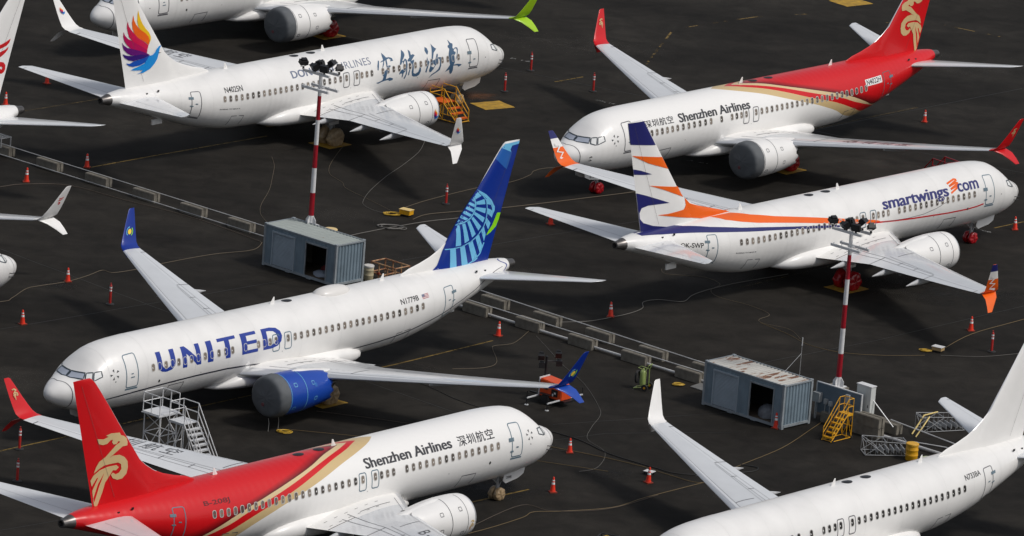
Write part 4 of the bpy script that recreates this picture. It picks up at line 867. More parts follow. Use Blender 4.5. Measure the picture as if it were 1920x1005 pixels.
for i,(x,y,l) in enumerate(CN):
    o=c0 if i==0 else copy_tree(c0);o.location=(x,y,.0);o.rotation_euler[2]=R(-42+i*17);o.rotation_euler[0]=R(((i*37)%7-3)*.7);o.rotation_euler[1]=R(((i*53)%5-2)*.8);k_=.94+.03*(i%4);o.scale=(k_,k_,k_);tag(o,l,group='traffic cones on the tarmac')
    if i in (1,7,13):
        for ch in o.children:ch.location.z-=0
PN=[(-1.41,489.35,'red delineator post in front of the rainbow bird airliner, nearer its nose'),(.24,495.97,'red delineator post farthest back, beyond the rainbow bird airliner nose'),(4.53,491.31,'red delineator post by the short yellow dash left of the red winglet'),
(-4.46,457.83,'red delineator post to the left of the blue globe tail fin'),(-23.55,427.87,'red delineator post below the wavy cable left of the blue winglet wing'),(28.94,432.47,'red delineator post at the right edge above the plain white fin'),
(-26.29,396.3,'red delineator post at the stencilled end of the yellow line near the left edge'),(-25.9,390.17,'red delineator post below the left red winglet wing')]
p0=make_post()
for i,(x,y,l) in enumerate(PN):
    o=p0 if i==0 else copy_tree(p0);o.location=(x,y,0);tag(o,l,group='red delineator posts')
# ---------------------------------------------------------------- concrete blocks and pipes
DA=R(-41.3);DX=Vector((math.cos(DA),math.sin(DA),0));PX=Vector((-math.sin(DA),math.cos(DA),0))
def make_block():
    bm=bmesh.new();pr=[(-.30,0),(-.30,.56),(-.26,.61),(-.07,.61),(-.05,.575),(.05,.575),(.07,.61),(.26,.61),(.30,.56),(.30,0)]
    n=9;rr=[]
    for k in range(n):
        x=lerp(-.9,.9,k/(n-1));rr.append([(x,a,b) for a,b in pr])
    loft(bm,rr)
    for e in (-1,1):
        pts=[];
        box(bm,(e*.925,-.17,.29),(.05,.20,.56));box(bm,(e*.925,.17,.29),(.05,.20,.56))
    for k in (-1,1):tube(bm,[(k*.45,-.05,.57),(k*.45,-.05,.64),(k*.45,.05,.64),(k*.45,.05,.57)],.012,5)
    return obj('concrete_block',bm,conc,smooth=30)
def blk(x,y,l,z=0,first=[None],da=0):
    if first[0] is None:first[0]=make_block();o=first[0]
    else:o=first[0].copy();col.objects.link(o)
    o.location=(x,y,z);o.rotation_euler[2]=DA+da;return tag(o,l,'concrete block','concrete blocks ballasting the cable line')
def mid(x,y):return (x+PX.x*.3,y+PX.y*.3)
r1=[(-33.1,461.75,'concrete block under the metal grating at the left edge'),(-29.81,458.8,'concrete block between the two cones at the upper left'),(-26.5,455.86,'third concrete block of the upper left row, counted from the left edge'),(-23.3,452.97,'fourth concrete block of the upper left row, counted from the left edge'),(-20.16,450.19,'concrete block second from the weathered dark-roofed container'),(-17.03,447.46,'concrete block closest to the weathered dark-roofed container')]
for x,y,l in r1:a=mid(x,y);blk(a[0],a[1],l)
fr=[(-2.07,432.0,'front row concrete block nearest the belly of the blue globe airliner'),(1.12,429.4,'front row concrete block with a pale cable draped over it'),(4.3,426.46,'front row concrete block behind the tip of the dark blue winglet'),(7.46,423.77,'front row concrete block behind the green extinguisher cart'),(10.63,421.0,'front row concrete block with a coil of yellow hose at its foot')]
for x,y,l in fr:a=mid(x,y);blk(a[0],a[1],l)
bk=[(-.34,433.16,'back row concrete block nearest the belly of the blue globe airliner'),(2.84,430.3,'back row concrete block where the pale cable leads off to a cone'),(6.0,427.48,'back row concrete block third from the blue globe airliner'),(9.17,424.46,'back row concrete block fourth from the blue globe airliner'),(12.3,421.7,'back row concrete block touching the rusty-roofed container')]
for x,y,l in bk:
    p=Vector((x,y,0))-DX*.93+PX*.3;blk(p.x,p.y,l)
blk(21.0,412.35,'lower concrete block of the two-high stack beside the yellow stairs');blk(21.0,412.35,'upper concrete block of the two-high stack beside the yellow stairs',.615)
blk(22.1,413.5,'low concrete block right of the two-high stack');
blk(19.2,414.05,'concrete block at the foot of the blue-grey equipment board');blk(19.1,414.6,'upper block tucked behind the blue-grey equipment board',.615)
def pipe_thing(name,label,a,b,r,m=None,sag=0,cat='pipe'):
    a,b=Vector(a),Vector(b);n=12;bm=bmesh.new();tube(bm,[a.lerp(b,k/n)-Vector((0,0,sag*4*(k/n)*(1-k/n))) for k in range(n+1)],r,8)
    return tag(obj(name,bm,m or pipe,smooth=40),label,cat,'white pipes along the concrete blocks')
def alongtop(x,y,k,z=.66):p=Vector((x,y,0))+DX*k+PX*.3;return (p.x,p.y,z)
pipe_thing('conduit_pipe','thin white pipe running along the tops of the upper left blocks',alongtop(-33.1,461.75,-4.5),alongtop(-17.03,447.46,1.9),.024)
pipe_thing('conduit_pipe','thin white pipe running low in front of the upper left blocks',(-36.5,464.5,.12),(-15.3,445.95,.12),.026)
pipe_thing('conduit_pipe','thin white pipe along the tops of the front row blocks',alongtop(-2.07,432,-2.5),alongtop(10.63,421,.9),.03)
pipe_thing('conduit_pipe','thick white pipe low between the front row blocks',alongtop(-2.07,432,-2.5,.16),alongtop(10.63,421,2.4,.16),.075)
pipe_thing('conduit_pipe','thin white pipe along the tops of the back row blocks',(-5.1,438.2,.67),(12.5,421.8,.67),.03)
pipe_thing('conduit_pipe','white pipe sloping from the two-high block stack towards the plain white tail',(22.3,413.6,.66),(27.5,409.0,.3),.035)
pipe_thing('conduit_pipe','wide flat grey pipe behind the yellow barrel',(21.9,411.6,.22),(26.3,408.2,.1),.09)
pipe_thing('conduit_pipe','thin pipe lying by the two lattice sections',(23.6,411.3,.1),(27.6,409.9,.1),.03)
bm=bmesh.new()
for k in range(3):box(bm,(0,-.45+.45*k,0),(1.9,.03,.05))
for k in range(9):box(bm,(-.9+.225*k,0,0),(.025,.95,.04))
for a in (-.9,.9):
    for b in (-.42,.42):box(bm,(a,b,-.3),(.05,.05,.6))
o=obj('grating',bm,strut,loc=(-33.3,461.9,1.22));o.rotation_euler[2]=DA;tag(o,'grey metal grating frame standing over the block at the left edge','grating')
# ---------------------------------------------------------------- containers
def roofmat(name,c,rustlevel):
    m=bpy.data.materials.new(name);m.use_nodes=True;t=m.node_tree;b=t.nodes['Principled BSDF'];b.inputs['Roughness'].default_value=.6;N=t.nodes.new;Lk=t.links.new
    tc=N('ShaderNodeTexCoord');mp=N('ShaderNodeMapping');mp.inputs['Scale'].default_value=(2.2,.35,1);n=N('ShaderNodeTexNoise');n.inputs['Scale'].default_value=1.1;n.inputs['Detail'].default_value=9;n.inputs['Roughness'].default_value=.65
    Lk(tc.outputs['Object'],mp.inputs[0]);Lk(mp.outputs[0],n.inputs[0]);r=N('ShaderNodeValToRGB');e=r.color_ramp.elements;e[0].position=.0;e[0].color=(*c,1);e[1].position=rustlevel;e[1].color=(*[q*.85 for q in c],1)
    x=e.new(rustlevel+.035);x.color=(.20,.085,.035,1);x=e.new(rustlevel+.10);x.color=(.07,.022,.010,1)
    Lk(n.outputs[0],r.inputs[0]);Lk(r.outputs[0],b.inputs['Base Color']);return m
def corrug(bm,p0,p1,z0,z1,depth,pitch,nrm,mi=0):
    p0,p1=Vector(p0),Vector(p1);L=(p1-p0).length;d=(p1-p0)/L;n=int(L/pitch);P=[];pt=L/n
    for k in range(n):
        for f,o in ((0,0),(.3,0),(.5,1),(.8,1)):P.append(p0+d*(k+f)*pt-Vector(nrm)*depth*o)
    P.append(p1)
    for a,b in zip(P,P[1:]):bm.faces.new([bm.verts.new((a.x,a.y,z0)),bm.verts.new((b.x,b.y,z0)),bm.verts.new((b.x,b.y,z1)),bm.verts.new((a.x,a.y,z1))]).material_index=mi
def container(label,x,y,rz,roof_c,rl,contents):
    t=thing('storage_container',label,'container',(x,y,0),rz,'storage containers');L,W_,H=6.06,2.44,2.59;l,wd=L/2,W_/2;zb=.16
    bm=bmesh.new()
    # long front side (-y): panel pieces around a shutter and an open doorway
    sh=(-l+.75,-l+2.55);dr=(-l+3.55,-l+5.30)
    for a,b in ((-l,sh[0]),(sh[1],dr[0]),(dr[1],l)):corrug(bm,(a,-wd,0),(b,-wd,0),zb,H,.03,.28,(0,-1,0))
    for a,b in (sh,dr):corrug(bm,(a,-wd,0),(b,-wd,0),2.25,H,.03,.28,(0,-1,0))
    corrug(bm,(l,-wd,0),(l,wd,0),zb,H,.06,.245,(1,0,0));corrug(bm,(-l,wd,0),(-l,-wd,0),zb,H,.05,.28,(-1,0,0));corrug(bm,(l,wd,0),(-l,wd,0),zb,H,.04,.28,(0,1,0))
    obj('wall',bm,steel,t)
    bm=bmesh.new()
    n=22
    for k in range(n):
        for f0,f1,o0,o1 in ((0,.3,0,0),(.3,.5,0,1),(.5,.8,1,1),(.8,1,1,0)):
            a=-l+L*(k+f0)/n;b=-l+L*(k+f1)/n;bm.faces.new([bm.verts.new(p) for p in ((a,-wd,H+.0-.055*o0),(b,-wd,H-.055*o1),(b,wd,H-.055*o1),(a,wd,H-.055*o0))])
    obj('roof',bm,roofmat('roof sheet %.2f'%rl,roof_c,rl),t)
    bm=bmesh.new()
    for sx in (-1,1):
        for sy_ in (-1,1):
            box(bm,(sx*(l-.04),sy_*(wd-.04),H/2+.06),(.15,.15,H-.14))
            for z in (.07,H+.0):box(bm,(sx*(l-.06),sy_*(wd-.06),z),(.19,.19,.13))
        box(bm,(sx*l,0,zb),(.1,W_-.3,.14));box(bm,(sx*l,0,H-.01),(.08,W_-.3,.08))
    for sy_ in (-1,1):
        box(bm,(0,sy_*wd,zb-.02),(L-.3,.1,.14));box(bm,(0,sy_*wd,H-.01),(L-.3,.08,.08))
        for k in (-.9,.9):box(bm,(k,sy_*wd,.07),(.35,.12,.07))
    obj('frame',bm,mat('pale frame paint',(.30,.335,.36),rough=.55,var=.3,vs=2),t)
    bm=bmesh.new();n=26
    for k in range(n):
        z=zb+.06+(2.2-zb)*k/n;h=(2.2-zb)/n
        bm.faces.new([bm.verts.new(p) for p in ((sh[0],-wd+.03,z),(sh[1],-wd+.03,z),(sh[1],-wd-.005,z+h*.7),(sh[0],-wd-.005,z+h*.7))])
        bm.faces.new([bm.verts.new(p) for p in ((sh[0],-wd-.005,z+h*.7),(sh[1],-wd-.005,z+h*.7),(sh[1],-wd+.03,z+h),(sh[0],-wd+.03,z+h))])
    box(bm,(sh[0]-.03,-wd-.02,1.2),(.07,.07,2.1));box(bm,(sh[1]+.03,-wd-.02,1.2),(.07,.07,2.1));box(bm,((sh[0]+sh[1])/2,-wd-.03,2.27),(sh[1]-sh[0]+.14,.09,.08))
    obj('roller_shutter',bm,mat('shutter grey',(.37,.43,.48),rough=.5,var=.15,vs=2),t)
    bm=bmesh.new();box(bm,(dr[0]-.03,-wd-.02,1.2),(.07,.07,2.1));box(bm,(dr[1]+.03,-wd-.02,1.2),(.07,.07,2.1));box(bm,((dr[0]+dr[1])/2,-wd-.03,2.27),(dr[1]-dr[0]+.14,.09,.08));obj('doorway_frame',bm,MC['pale frame paint'],t)
    bm=bmesh.new();box(bm,(0,0,zb+.03),(L-.2,W_-.2,.05));obj('floor',bm,mat('worn plywood floor',(.12,.09,.06),rough=.8,var=.5,vs=3),t)
    bm=bmesh.new();q=[(-l+.1,wd-.12),(l-.12,wd-.12),(l-.12,-wd+.1),(dr[1]+.1,-wd+.1)];
    for a,b in zip(q,q[1:]):bm.faces.new([bm.verts.new((a[0],a[1],.2)),bm.verts.new((b[0],b[1],.2)),bm.verts.new((b[0],b[1],2.5)),bm.verts.new((a[0],a[1],2.5))])
    box(bm,(0,0,2.5),(L-.25,W_-.25,.03));obj('lining',bm,inside,t)
    for nm,lb,cx,cy_,s,m in contents:
        bm=bmesh.new();rr=[];rnd=random.Random(nm)
        for k in range(7):
            u=k/6*math.pi/2;rr.append([(s[0]*math.cos(u)*math.cos(a)*(1+.12*math.sin(3*a+k)),s[1]*math.cos(u)*math.sin(a),s[2]*math.sin(u)+.05*math.sin(5*a)*math.cos(u)) for a in [2*math.pi*j/16 for j in range(16)]])
        loft(bm,rr);p=Vector((cx,cy_,0));p.rotate(Matrix.Rotation(rz,3,'Z'));o=obj(nm,bm,m,smooth=50,loc=(x+p.x,y+p.y,.24));o.rotation_euler[2]=rz;tag(o,lb,'bundle')
    return t
C1=container('blue-grey storage container with a plain grey-green roof beside the left light mast',-12.03,438.55,R(-41.9),(.30,.335,.32),.66,
 [('cloth_bundle','pale grey bundle on the floor inside the left container doorway',1.3,-.5,(.7,.45,.3),mat('pale blue sheet',(.25,.28,.33),rough=.6)),('cloth_bundle','dark red bundle behind the grey one inside the left container doorway',1.0,.3,(.5,.4,.5),mat('dark red cloth',(.16,.02,.02),rough=.7))])
C2=container('blue-grey storage container with a rusty white roof beside the right light mast',14.6,414.95,R(-42.2),(.50,.49,.455),.55,
 [('cloth_bundle','grey plastic-covered bundle inside the doorway of the rusty-roofed container',1.35,-.45,(.75,.5,.75),mat('grey plastic sheet',(.17,.18,.20),rough=.4,var=.4,vs=4))])
bm=bmesh.new();p=[(10.84,419.53),(12.0,418.45),(13.2,419.8),(11.9,421.2)];a=[bm.verts.new((x,y,.06)) for x,y in p];b=[bm.verts.new((x,y,.012)) for x,y in p];bm.faces.new(a);bm.faces.new(b[::-1])
for i in range(4):bm.faces.new((a[i],b[i],b[(i+1)%4],a[(i+1)%4]))
tag(obj('ramp_plate',bm,mat('grey ramp',(.17,.17,.165),rough=.6,var=.3,vs=2)),'flat grey ramp plate at the left end of the rusty-roofed container','ramp plate')
bm=bmesh.new();tube(bm,[(0,0,0),(0,0,2.35)],.009,6);tube(bm,[(0,0,1.95),(0,0,2.35)],.03,6);box(bm,(0,0,1.9),(.07,.07,.05));tube(bm,[(0,0,1.4),(-1.25,-.9,0.02)],.010,5)
tag(obj('whip_antenna',bm,alum,loc=(16.9,414.3,2.58)),'thin whip antenna with stay wires standing on the rusty roof','antenna')
# ---------------------------------------------------------------- light masts
def make_mast():
    t=thing('light_mast','x','light mast',(0,0,0));r=lambda z:.165-.006*z
    segs=[(0,.62,1),(.62,2.05,0),(2.05,3.6,1),(3.6,5.05,0),(5.05,6.6,1),(6.6,8.1,0),(8.1,9.6,1)]
    for a,b,wh in segs:
        bm=bmesh.new();lathe(bm,[(r(a),a+(.002 if a else 0)),(r(b),b)],n=20);obj('pole_section',bm,mwhite if wh else mred,t,smooth=40)
    bm=bmesh.new();box(bm,(0,0,.03),(.75,.75,.05))
    for k in range(4):
        a=k*math.pi/2+R(10);d=Vector((math.cos(a),math.sin(a),0));n_=Vector((-d.y,d.x,0))*.02
        v=[d*.15+Vector((0,0,.62)),d*.36+Vector((0,0,.35)),d*.36+Vector((0,0,.06)),d*.15+Vector((0,0,.06))]
        A=[bm.verts.new(q+n_) for q in v];B=[bm.verts.new(q-n_) for q in v];bm.faces.new(A);bm.faces.new(B[::-1])
        for i in range(4):bm.faces.new((A[i],B[i],B[(i+1)%4],A[(i+1)%4]))
    obj('base_flange',bm,mwhite,t)
    for z,up in ((8.55,0),(9.55,1)):
        bm=bmesh.new()
        for k in (-.42,.42):box(bm,(0,k,z),(2.2,.13,.15))
        box(bm,(0,0,z),(.14,.95,.08));
        if not up:
            for q in (-.95,-.35,.4,.95):box(bm,(q,-.36,z+.09),(.05,.05,.12));box(bm,(q,.36,z+.09),(.05,.05,.12))
        obj('cross_arm',bm,mwhite,t)
    for x,y,yaw,tilt,s in ((-1.1,-.42,160,70,.95),(-.5,.42,200,20,1.15),(-.2,-.42,250,35,1.0),(.45,.42,20,45,1.1),(.65,-.42,280,15,1.0),(1.1,.42,330,60,.85)):
        bm=bmesh.new();M=Matrix.Translation((x,y,10.02+.12*math.sin(yaw)))@Matrix.Rotation(R(yaw),4,'Z')@Matrix.Rotation(R(tilt),4,'Y')
        box(bm,(0,0,0),(.22*s,.52*s,.40*s),mtx=M);box(bm,(-.16,0,.0),(.14,.34*s,.26*s),mtx=M)
        box(bm,(.125,0,0),(.03,.56*s,.44*s),mtx=M)
        tube(bm,[(x,y,9.58),(x,y,9.75),(x+.02,y-.28*s,9.8)],.022,6);tube(bm,[(x,y,9.58),(x,y,9.75),(x+.02,y+.28*s,9.8)],.022,6);box(bm,(x,y,9.66),(.09,.09,.14))
        L_=obj('floodlight',bm,lampblk,t);bm=bmesh.new();box(bm,(.144,0,0),(.008,.46*s,.34*s),mtx=M);obj('lamp_glass',bm,lampgl,L_)
    return t
m1=make_mast();m1.location=(-12.4,440.75,2.42);m1.rotation_euler[2]=DA;tag(m1,'red and white striped light mast rising behind the left container',group='striped light masts')
m2=copy_tree(m1);m2.location=(19.17,414.75,2.05);m2.rotation_euler[2]=DA;m2.scale=(.98,.98,.97);tag(m2,'red and white striped light mast rising behind the blue-grey equipment board')
def pedestal(l,x,y,z):
    bm=bmesh.new();h=z/4
    for k in range(4):box(bm,(0,0,h*(k+.5)),(1.2 if k%2 else 1.18,.6,h-.01))
    o=obj('concrete_pedestal',bm,conc,loc=(x,y,0));o.rotation_euler[2]=DA;tag(o,l,'pedestal')
pedestal('stacked concrete pedestal under the left light mast',-12.4,440.75,2.42);pedestal('stacked concrete pedestal under the right light mast',19.17,414.95,2.05)
# ---------------------------------------------------------------- equipment beside the right container
t=thing('equipment_board','blue-grey equipment board with small switch boxes between the rusty container and the white cabinet','equipment board',(19.15,413.85,0),DA)
bm=bmesh.new();box(bm,(0,.18,1.3),(3.3,.08,1.75));obj('board',bm,mat('blue-grey board',(.13,.175,.22),rough=.5,var=.2,vs=1.5),t)
bm=bmesh.new();box(bm,(0,.18,2.19),(3.36,.12,.05));box(bm,(-1.66,.18,1.1),(.06,.12,2.2));box(bm,(1.66,.18,1.1),(.06,.12,2.2));obj('board_frame',bm,alum,t)
for a,b,s in ((-1.45,1.35,(.5,.28,.55)),(-.85,1.2,(.22,.16,.3)),(-.5,1.15,(.2,.16,.26)),(.75,1.75,(.3,.18,.5))):
    bm=bmesh.new();box(bm,(a,.13-s[1]/2,b),s);tube(bm,[(a,.0,b-s[2]/2),(a,.0,.3)],.02,6);obj('switch_box',bm,steel_l,t)
t=thing('electrical_cabinet','tall white electrical cabinet at the right end of the blue-grey board','electrical cabinet',(20.75,413.35,0),DA)
bm=bmesh.new();box(bm,(0,0,1.35),(1.05,.42,2.6));obj('body',bm,mat('cabinet cream',(.62,.64,.62),rough=.45,var=.1,vs=2),t);bm=bmesh.new();box(bm,(0,0,2.68),(1.12,.48,.05));obj('lid',bm,mwhite,t)
bm=bmesh.new();box(bm,(.36,-.22,1.5),(.04,.03,.16));obj('handle',bm,black,t)
pipe_thing('brace_pole','silver brace pole leaning from the white cabinet down to the blocks',(20.75,413.4,2.3),(22.4,412.2,.62),.03,alum,cat='pole')
# ---------------------------------------------------------------- stairs
def stair(name,label,x,y,rz,H,run,wd,n,plat,rail,m,mstep,r=.022,cat='stairs',second=None):
    """steps climb towards local -x; foot at local x = run"""
    t=thing(name,label,cat,(x,y,0),rz)
    for k in range(n):
        z=H*(k+1)/(n+1);xx=run*(1-(k+.5)/(n+1));bm=bmesh.new();box(bm,(xx,0,z),(.26,wd,.04));box(bm,(xx+.12,0,z-.02),(.02,wd,.07));obj('step',bm,mstep,t)
    bm=bmesh.new();box(bm,(-plat/2,0,H),(plat,wd+.06,.05));box(bm,(-plat/2,-wd/2-.03,H-.04),(plat,.04,.12));box(bm,(-plat/2,wd/2+.03,H-.04),(plat,.04,.12));obj('platform',bm,mstep,t)
    bm=bmesh.new()
    for s in (-1,1):
        yy=s*(wd/2+.03);tube(bm,[(run+.08,yy,0.03),(0,yy,H)],r*1.3,6);tube(bm,[(run+.08,yy,.05),(-plat,yy,.05)],r,6);tube(bm,[(-plat,yy,.05),(-plat,yy,H)],r,6);tube(bm,[(0,yy,.05),(0,yy,H)],r,6);tube(bm,[(-plat,yy,.1),(0,yy,H-.05)],r*.8,6)
        if plat>1:tube(bm,[(-plat/2,yy,.05),(-plat/2,yy,H)],r,6);tube(bm,[(0,yy,.1),(-plat,yy,H-.05)],r*.8,6)
    tube(bm,[(-plat,-wd/2,.5*H),(-plat,wd/2,.5*H)],r,6);tube(bm,[(-plat,-wd/2,.1),(-plat,wd/2,.9*H)],r*.8,6);tube(bm,[(-plat,-wd/2,.05),(-plat,wd/2,.05)],r,6);tube(bm,[(run,-wd/2,.06),(run,wd/2,.06)],r,6)
    obj('frame',bm,m,t,smooth=40)
    for s in (-1,1):
        yy=s*(wd/2+.03);bm=bmesh.new()
        for hh in (rail,rail*.5):
            tube(bm,[(run,yy,.1+hh*.75),(0,yy,H+hh)],r,6);tube(bm,[(0,yy,H+hh),(-plat,yy,H+hh)],r,6)
        tube(bm,[(run,yy,.1),(run,yy,.1+rail*.75)],r,6);tube(bm,[(0,yy,H),(0,yy,H+rail)],r,6);tube(bm,[(-plat,yy,H),(-plat,yy,H+rail)],r,6);tube(bm,[(run/2,yy,H/2),(run/2,yy,H/2+rail*.9)],r*.8,6)
        obj('handrail',bm,m,t,smooth=40)
    bm=bmesh.new();tube(bm,[(-plat,-wd/2,H+rail),(-plat,wd/2,H+rail)],r,6);tube(bm,[(-plat,-wd/2,H+rail*.5),(-plat,wd/2,H+rail*.5)],r,6);obj('end_rail',bm,m,t,smooth=40)
    for a in (run,-plat):
        for s in (-1,1):
            bm=bmesh.new();lathe(bm,[(.07,-.03),(.07,.03)],n=12,axis='Y',c=(a,s*(wd/2+.1),.07));obj('caster',bm,dark,t)
    return t
WS=stair('boarding_stairs','tall white metal access stairs with railed platform beside the blue-lettered airliner',-16.9,395.15,DA,2.6,1.75,1.0,9,1.15,1.05,mwhite,alum,.026)
t=WS
bm=bmesh.new();box(bm,(-2.1,-.25,2.8),(1.3,1.55,.06));box(bm,(-2.1,-.25,2.74),(1.4,1.65,.05));obj('landing_deck',bm,alum,t)
bm=bmesh.new();c=[(-1.45,-1.0),(-2.75,-1.0),(-2.75,.5),(-1.45,.5)]
for a,b in zip(c,c[1:]+c[:1]):
    for h in (.5,1.05):
        if (a,b)==((-1.45,.5),(-1.45,-1.0)):continue
        tube(bm,[(a[0],a[1],2.83+h),(b[0],b[1],2.83+h)],.026,6)
for a in c+[(-2.1,-1.0),(-2.1,.5)]:tube(bm,[(a[0],a[1],2.8),(a[0],a[1],3.88)],.026,6)
obj('platform_rail',bm,mwhite,t,smooth=40)
bm=bmesh.new();q=[(-1.5,-.9),(-2.7,-.9),(-2.7,.4),(-1.5,.4)]
for i,a in enumerate(q):
    b=q[(i+1)%4];tube(bm,[(a[0],a[1],.05),(a[0],a[1],2.75)],.035,6);tube(bm,[(a[0],a[1],.2),(b[0],b[1],1.6)],.022,6);tube(bm,[(b[0],b[1],1.6),(a[0],a[1],2.7)],.022,6);tube(bm,[(a[0],a[1],1.6),(b[0],b[1],1.6)],.026,6);tube(bm,[(a[0],a[1],.12),(b[0],b[1],.12)],.026,6)
obj('support_frame',bm,mwhite,t,smooth=40)
stair('maintenance_stairs','orange maintenance stairs with yellow handrails under the nose of the rainbow bird airliner',-4.95,480.45,R(-41),1.15,1.25,1.1,3,1.25,.95,sy,so_,.03)
stair('rolling_stairs','bright yellow rolling stairs in front of the blue-grey equipment board',19.45,411.3,R(-131),1.45,1.25,.62,5,.45,.9,sy,sy,.024)
stair('access_stand','red railed access stand behind the crown of the zigzag-tailed airliner',27.0,471.6,R(130),1.2,1.2,1.0,4,1.4,.9,MC['red vinyl cover'],MC['red vinyl cover'],.04)
# ---------------------------------------------------------------- drip mats
def drip(label,x,y,a,b,rz):
    bm=bmesh.new();rr=[];n=6
    V=[[bm.verts.new(((i/n-.5)*a,(j/n-.5)*b,.012+.008*math.sin(i*2.1+j*1.3))) for j in range(n+1)] for i in range(n+1)]
    for i in range(n):
        for j in range(n):bm.faces.new((V[i][j],V[i+1][j],V[i+1][j+1],V[i][j+1]))
    r=bmesh.ops.extrude_face_region(bm,geom=bm.faces[:])
    for v in [g for g in r['geom'] if isinstance(g,bmesh.types.BMVert)]:v.co.z=.005
    o=obj('drip_mat',bm,matyel,loc=(x,y,0),smooth=30);o.rotation_euler[2]=rz;tag(o,label,'drip mat','yellow drip mats')
drip('yellow drip mat lying free beside the orange maintenance stairs',-2.13,485.2,2.35,1.9,R(35))
drip('yellow drip mat lying alone at the top edge of the photo',22.75,524.9,2.5,2.0,R(40))
def gearpos(X,Y,h,side,x=19.7,y=2.86):
    h=R(h);yy=side*y;return X-math.cos(h)*x+math.sin(h)*yy,Y-math.sin(h)*x-math.cos(h)*yy
for n,lab,s in (('A','yellow mat under the tan-wrapped main wheels of the rainbow bird airliner',1),('B','yellow mat under the red-wrapped main wheels of the N4022H airliner',-1),('C','yellow mat under the red-wrapped main wheels of the zigzag-tailed airliner',1),('D','yellow mat under the tan-wrapped main wheels of the blue globe airliner',-1),('G','yellow mat under the red-wrapped main wheels of the airliner with green winglets',-1)):
    _,_,X,Y,h,r,c=[p for p in PL if p[0]==n][0];gx,gy=gearpos(X,Y,h,s);drip(lab,gx,gy,2.1,1.9,R(h))
# ---------------------------------------------------------------- barrels, carts and small gear
def barrel(label,x,y,m,ml,r=.30,h=.9):
    t=thing('barrel',label,'barrel',(x,y,0));pf=[(r*.96,0)]
    for z in (0.02,.25,.28,.31,.34,.56,.59,.62,.65,.8):pf.append((r*(1.05 if z in (.28,.31,.59,.62) else 1),z))
    pf+=[(r*.93,h-.06)];bm=bmesh.new();lathe(bm,pf,n=28);obj('drum',bm,m,t,smooth=40);bm=bmesh.new();lathe(bm,[(r*1.06,h-.13),(r*1.08,h-.03),(r*1.0,h),(r*.5,h+.005),(.02,h+.005)],n=28);obj('lid',bm,ml,t,smooth=40)
creamd=mat('cream plastic',(.52,.45,.29),rough=.5,var=.15,vs=3)
barrel('cream plastic barrel at the corner of the left container beside the tan rack',-8.62,438.15,creamd,mat('pale lid',(.58,.56,.52),rough=.5))
barrel('pale yellow barrel hidden behind the left container',-11.3,446.3,mat('pale yellow plastic',(.66,.46,.16),rough=.5),mat('pale yellow lid',(.70,.52,.24),rough=.5),.4,.85)
barrel('bright yellow ribbed barrel beside the lattice section',23.35,407.95,sy,mat('yellow lid',(.74,.40,.03),rough=.5,var=.25,vs=5),.35,.98)
tan=mat('tan rusty paint',(.50,.33,.17),rough=.6,var=.5,vs=4,col2=(.22,.06,.02))
t=thing('frame_rack','open tan metal rack on red corner castings right of the cream barrel','rack',(-7.35,438.75,0),DA)
bm=bmesh.new();a,b=1.0,.62
for z in (.28,.92):
    for s in (-1,1):tube(bm,[(-a,s*b,z),(a,s*b,z)],.045,6);tube(bm,[(s*a,-b,z),(s*a,b,z)],.045,6)
for x in (-a,-.35,.35,a):
    for y in (-b,b):tube(bm,[(x,y,.05),(x,y,.95)],.045,6)
tube(bm,[(0,-b,.28),(0,b,.28)],.05,6);obj('frame',bm,tan,t,smooth=40)
for x in (-a,-.35):
    bm=bmesh.new();box(bm,(x,-b,.3),(.18,.12,.16));obj('casting',bm,mat('rust red casting',(.25,.03,.015),rough=.6),t)
# light tower
t=thing('light_tower','orange trailer generator with folded black floodlights under the dark blue winglet','light tower',(3.0,413.95,0),R(-38))
gor=mat('generator orange',(.72,.085,.018),rough=.35,var=.15,vs=3)
bm=bmesh.new();pr=[(-.75,.38),(.85,.38),(.85,1.0),(.55,1.3),(-.75,1.42)];A=[bm.verts.new((x,-.48,z)) for x,z in pr];B=[bm.verts.new((x,.48,z)) for x,z in pr];bm.faces.new(A);bm.faces.new(B[::-1])
for i in range(5):bm.faces.new((A[i],B[i],B[(i+1)%5],A[(i+1)%5]))
bmesh.ops.bevel(bm,geom=bm.edges[:],offset=.04,segments=2,affect='EDGES');obj('housing',bm,gor,t,smooth=30)
bm=bmesh.new();box(bm,(.35,-.495,.75),(.45,.03,.4));box(bm,(-.3,-.495,.9),(.3,.03,.12));obj('service_panel',bm,lampblk,t)
bm=bmesh.new();box(bm,(.4,-.52,.75),(.12,.02,.1));box(bm,(.25,-.52,.62),(.08,.02,.16));obj('panel_label',bm,mwhite,t)
bm=bmesh.new();box(bm,(-.82,0,.9),(.06,.92,1.1));obj('end_panel',bm,mwhite,t)
bm=bmesh.new();box(bm,(0,0,.32),(2.1,.8,.1));box(bm,(-1.3,0,.3),(1.0,.09,.09));obj('chassis',bm,black,t)
for s in (-1,1):
    bm=bmesh.new();lathe(bm,[(.15,-.09),(.27,-.09),(.3,-.04),(.3,.04),(.27,.09),(.15,.09)],n=20,axis='Y',c=(-.2,s*.62,.3));obj('wheel',bm,dark,t,smooth=40)
    bm=bmesh.new();box(bm,(-.2,s*.62,.6),(.8,.24,.04));obj('fender',bm,black,t)
    for e in (-1,1):
        bm=bmesh.new();box(bm,(e*.75,s*1.05,.42),(.07,1.15,.07),mi=0);tube(bm,[(e*.75,s*1.6,.04),(e*.75,s*1.6,.85)],.03,6,mi=1);lathe(bm,[(.12,.0),(.12,.03)],n=12,c=(e*.75,s*1.6,0),mi=0);obj('outrigger',bm,[alum,black],t)
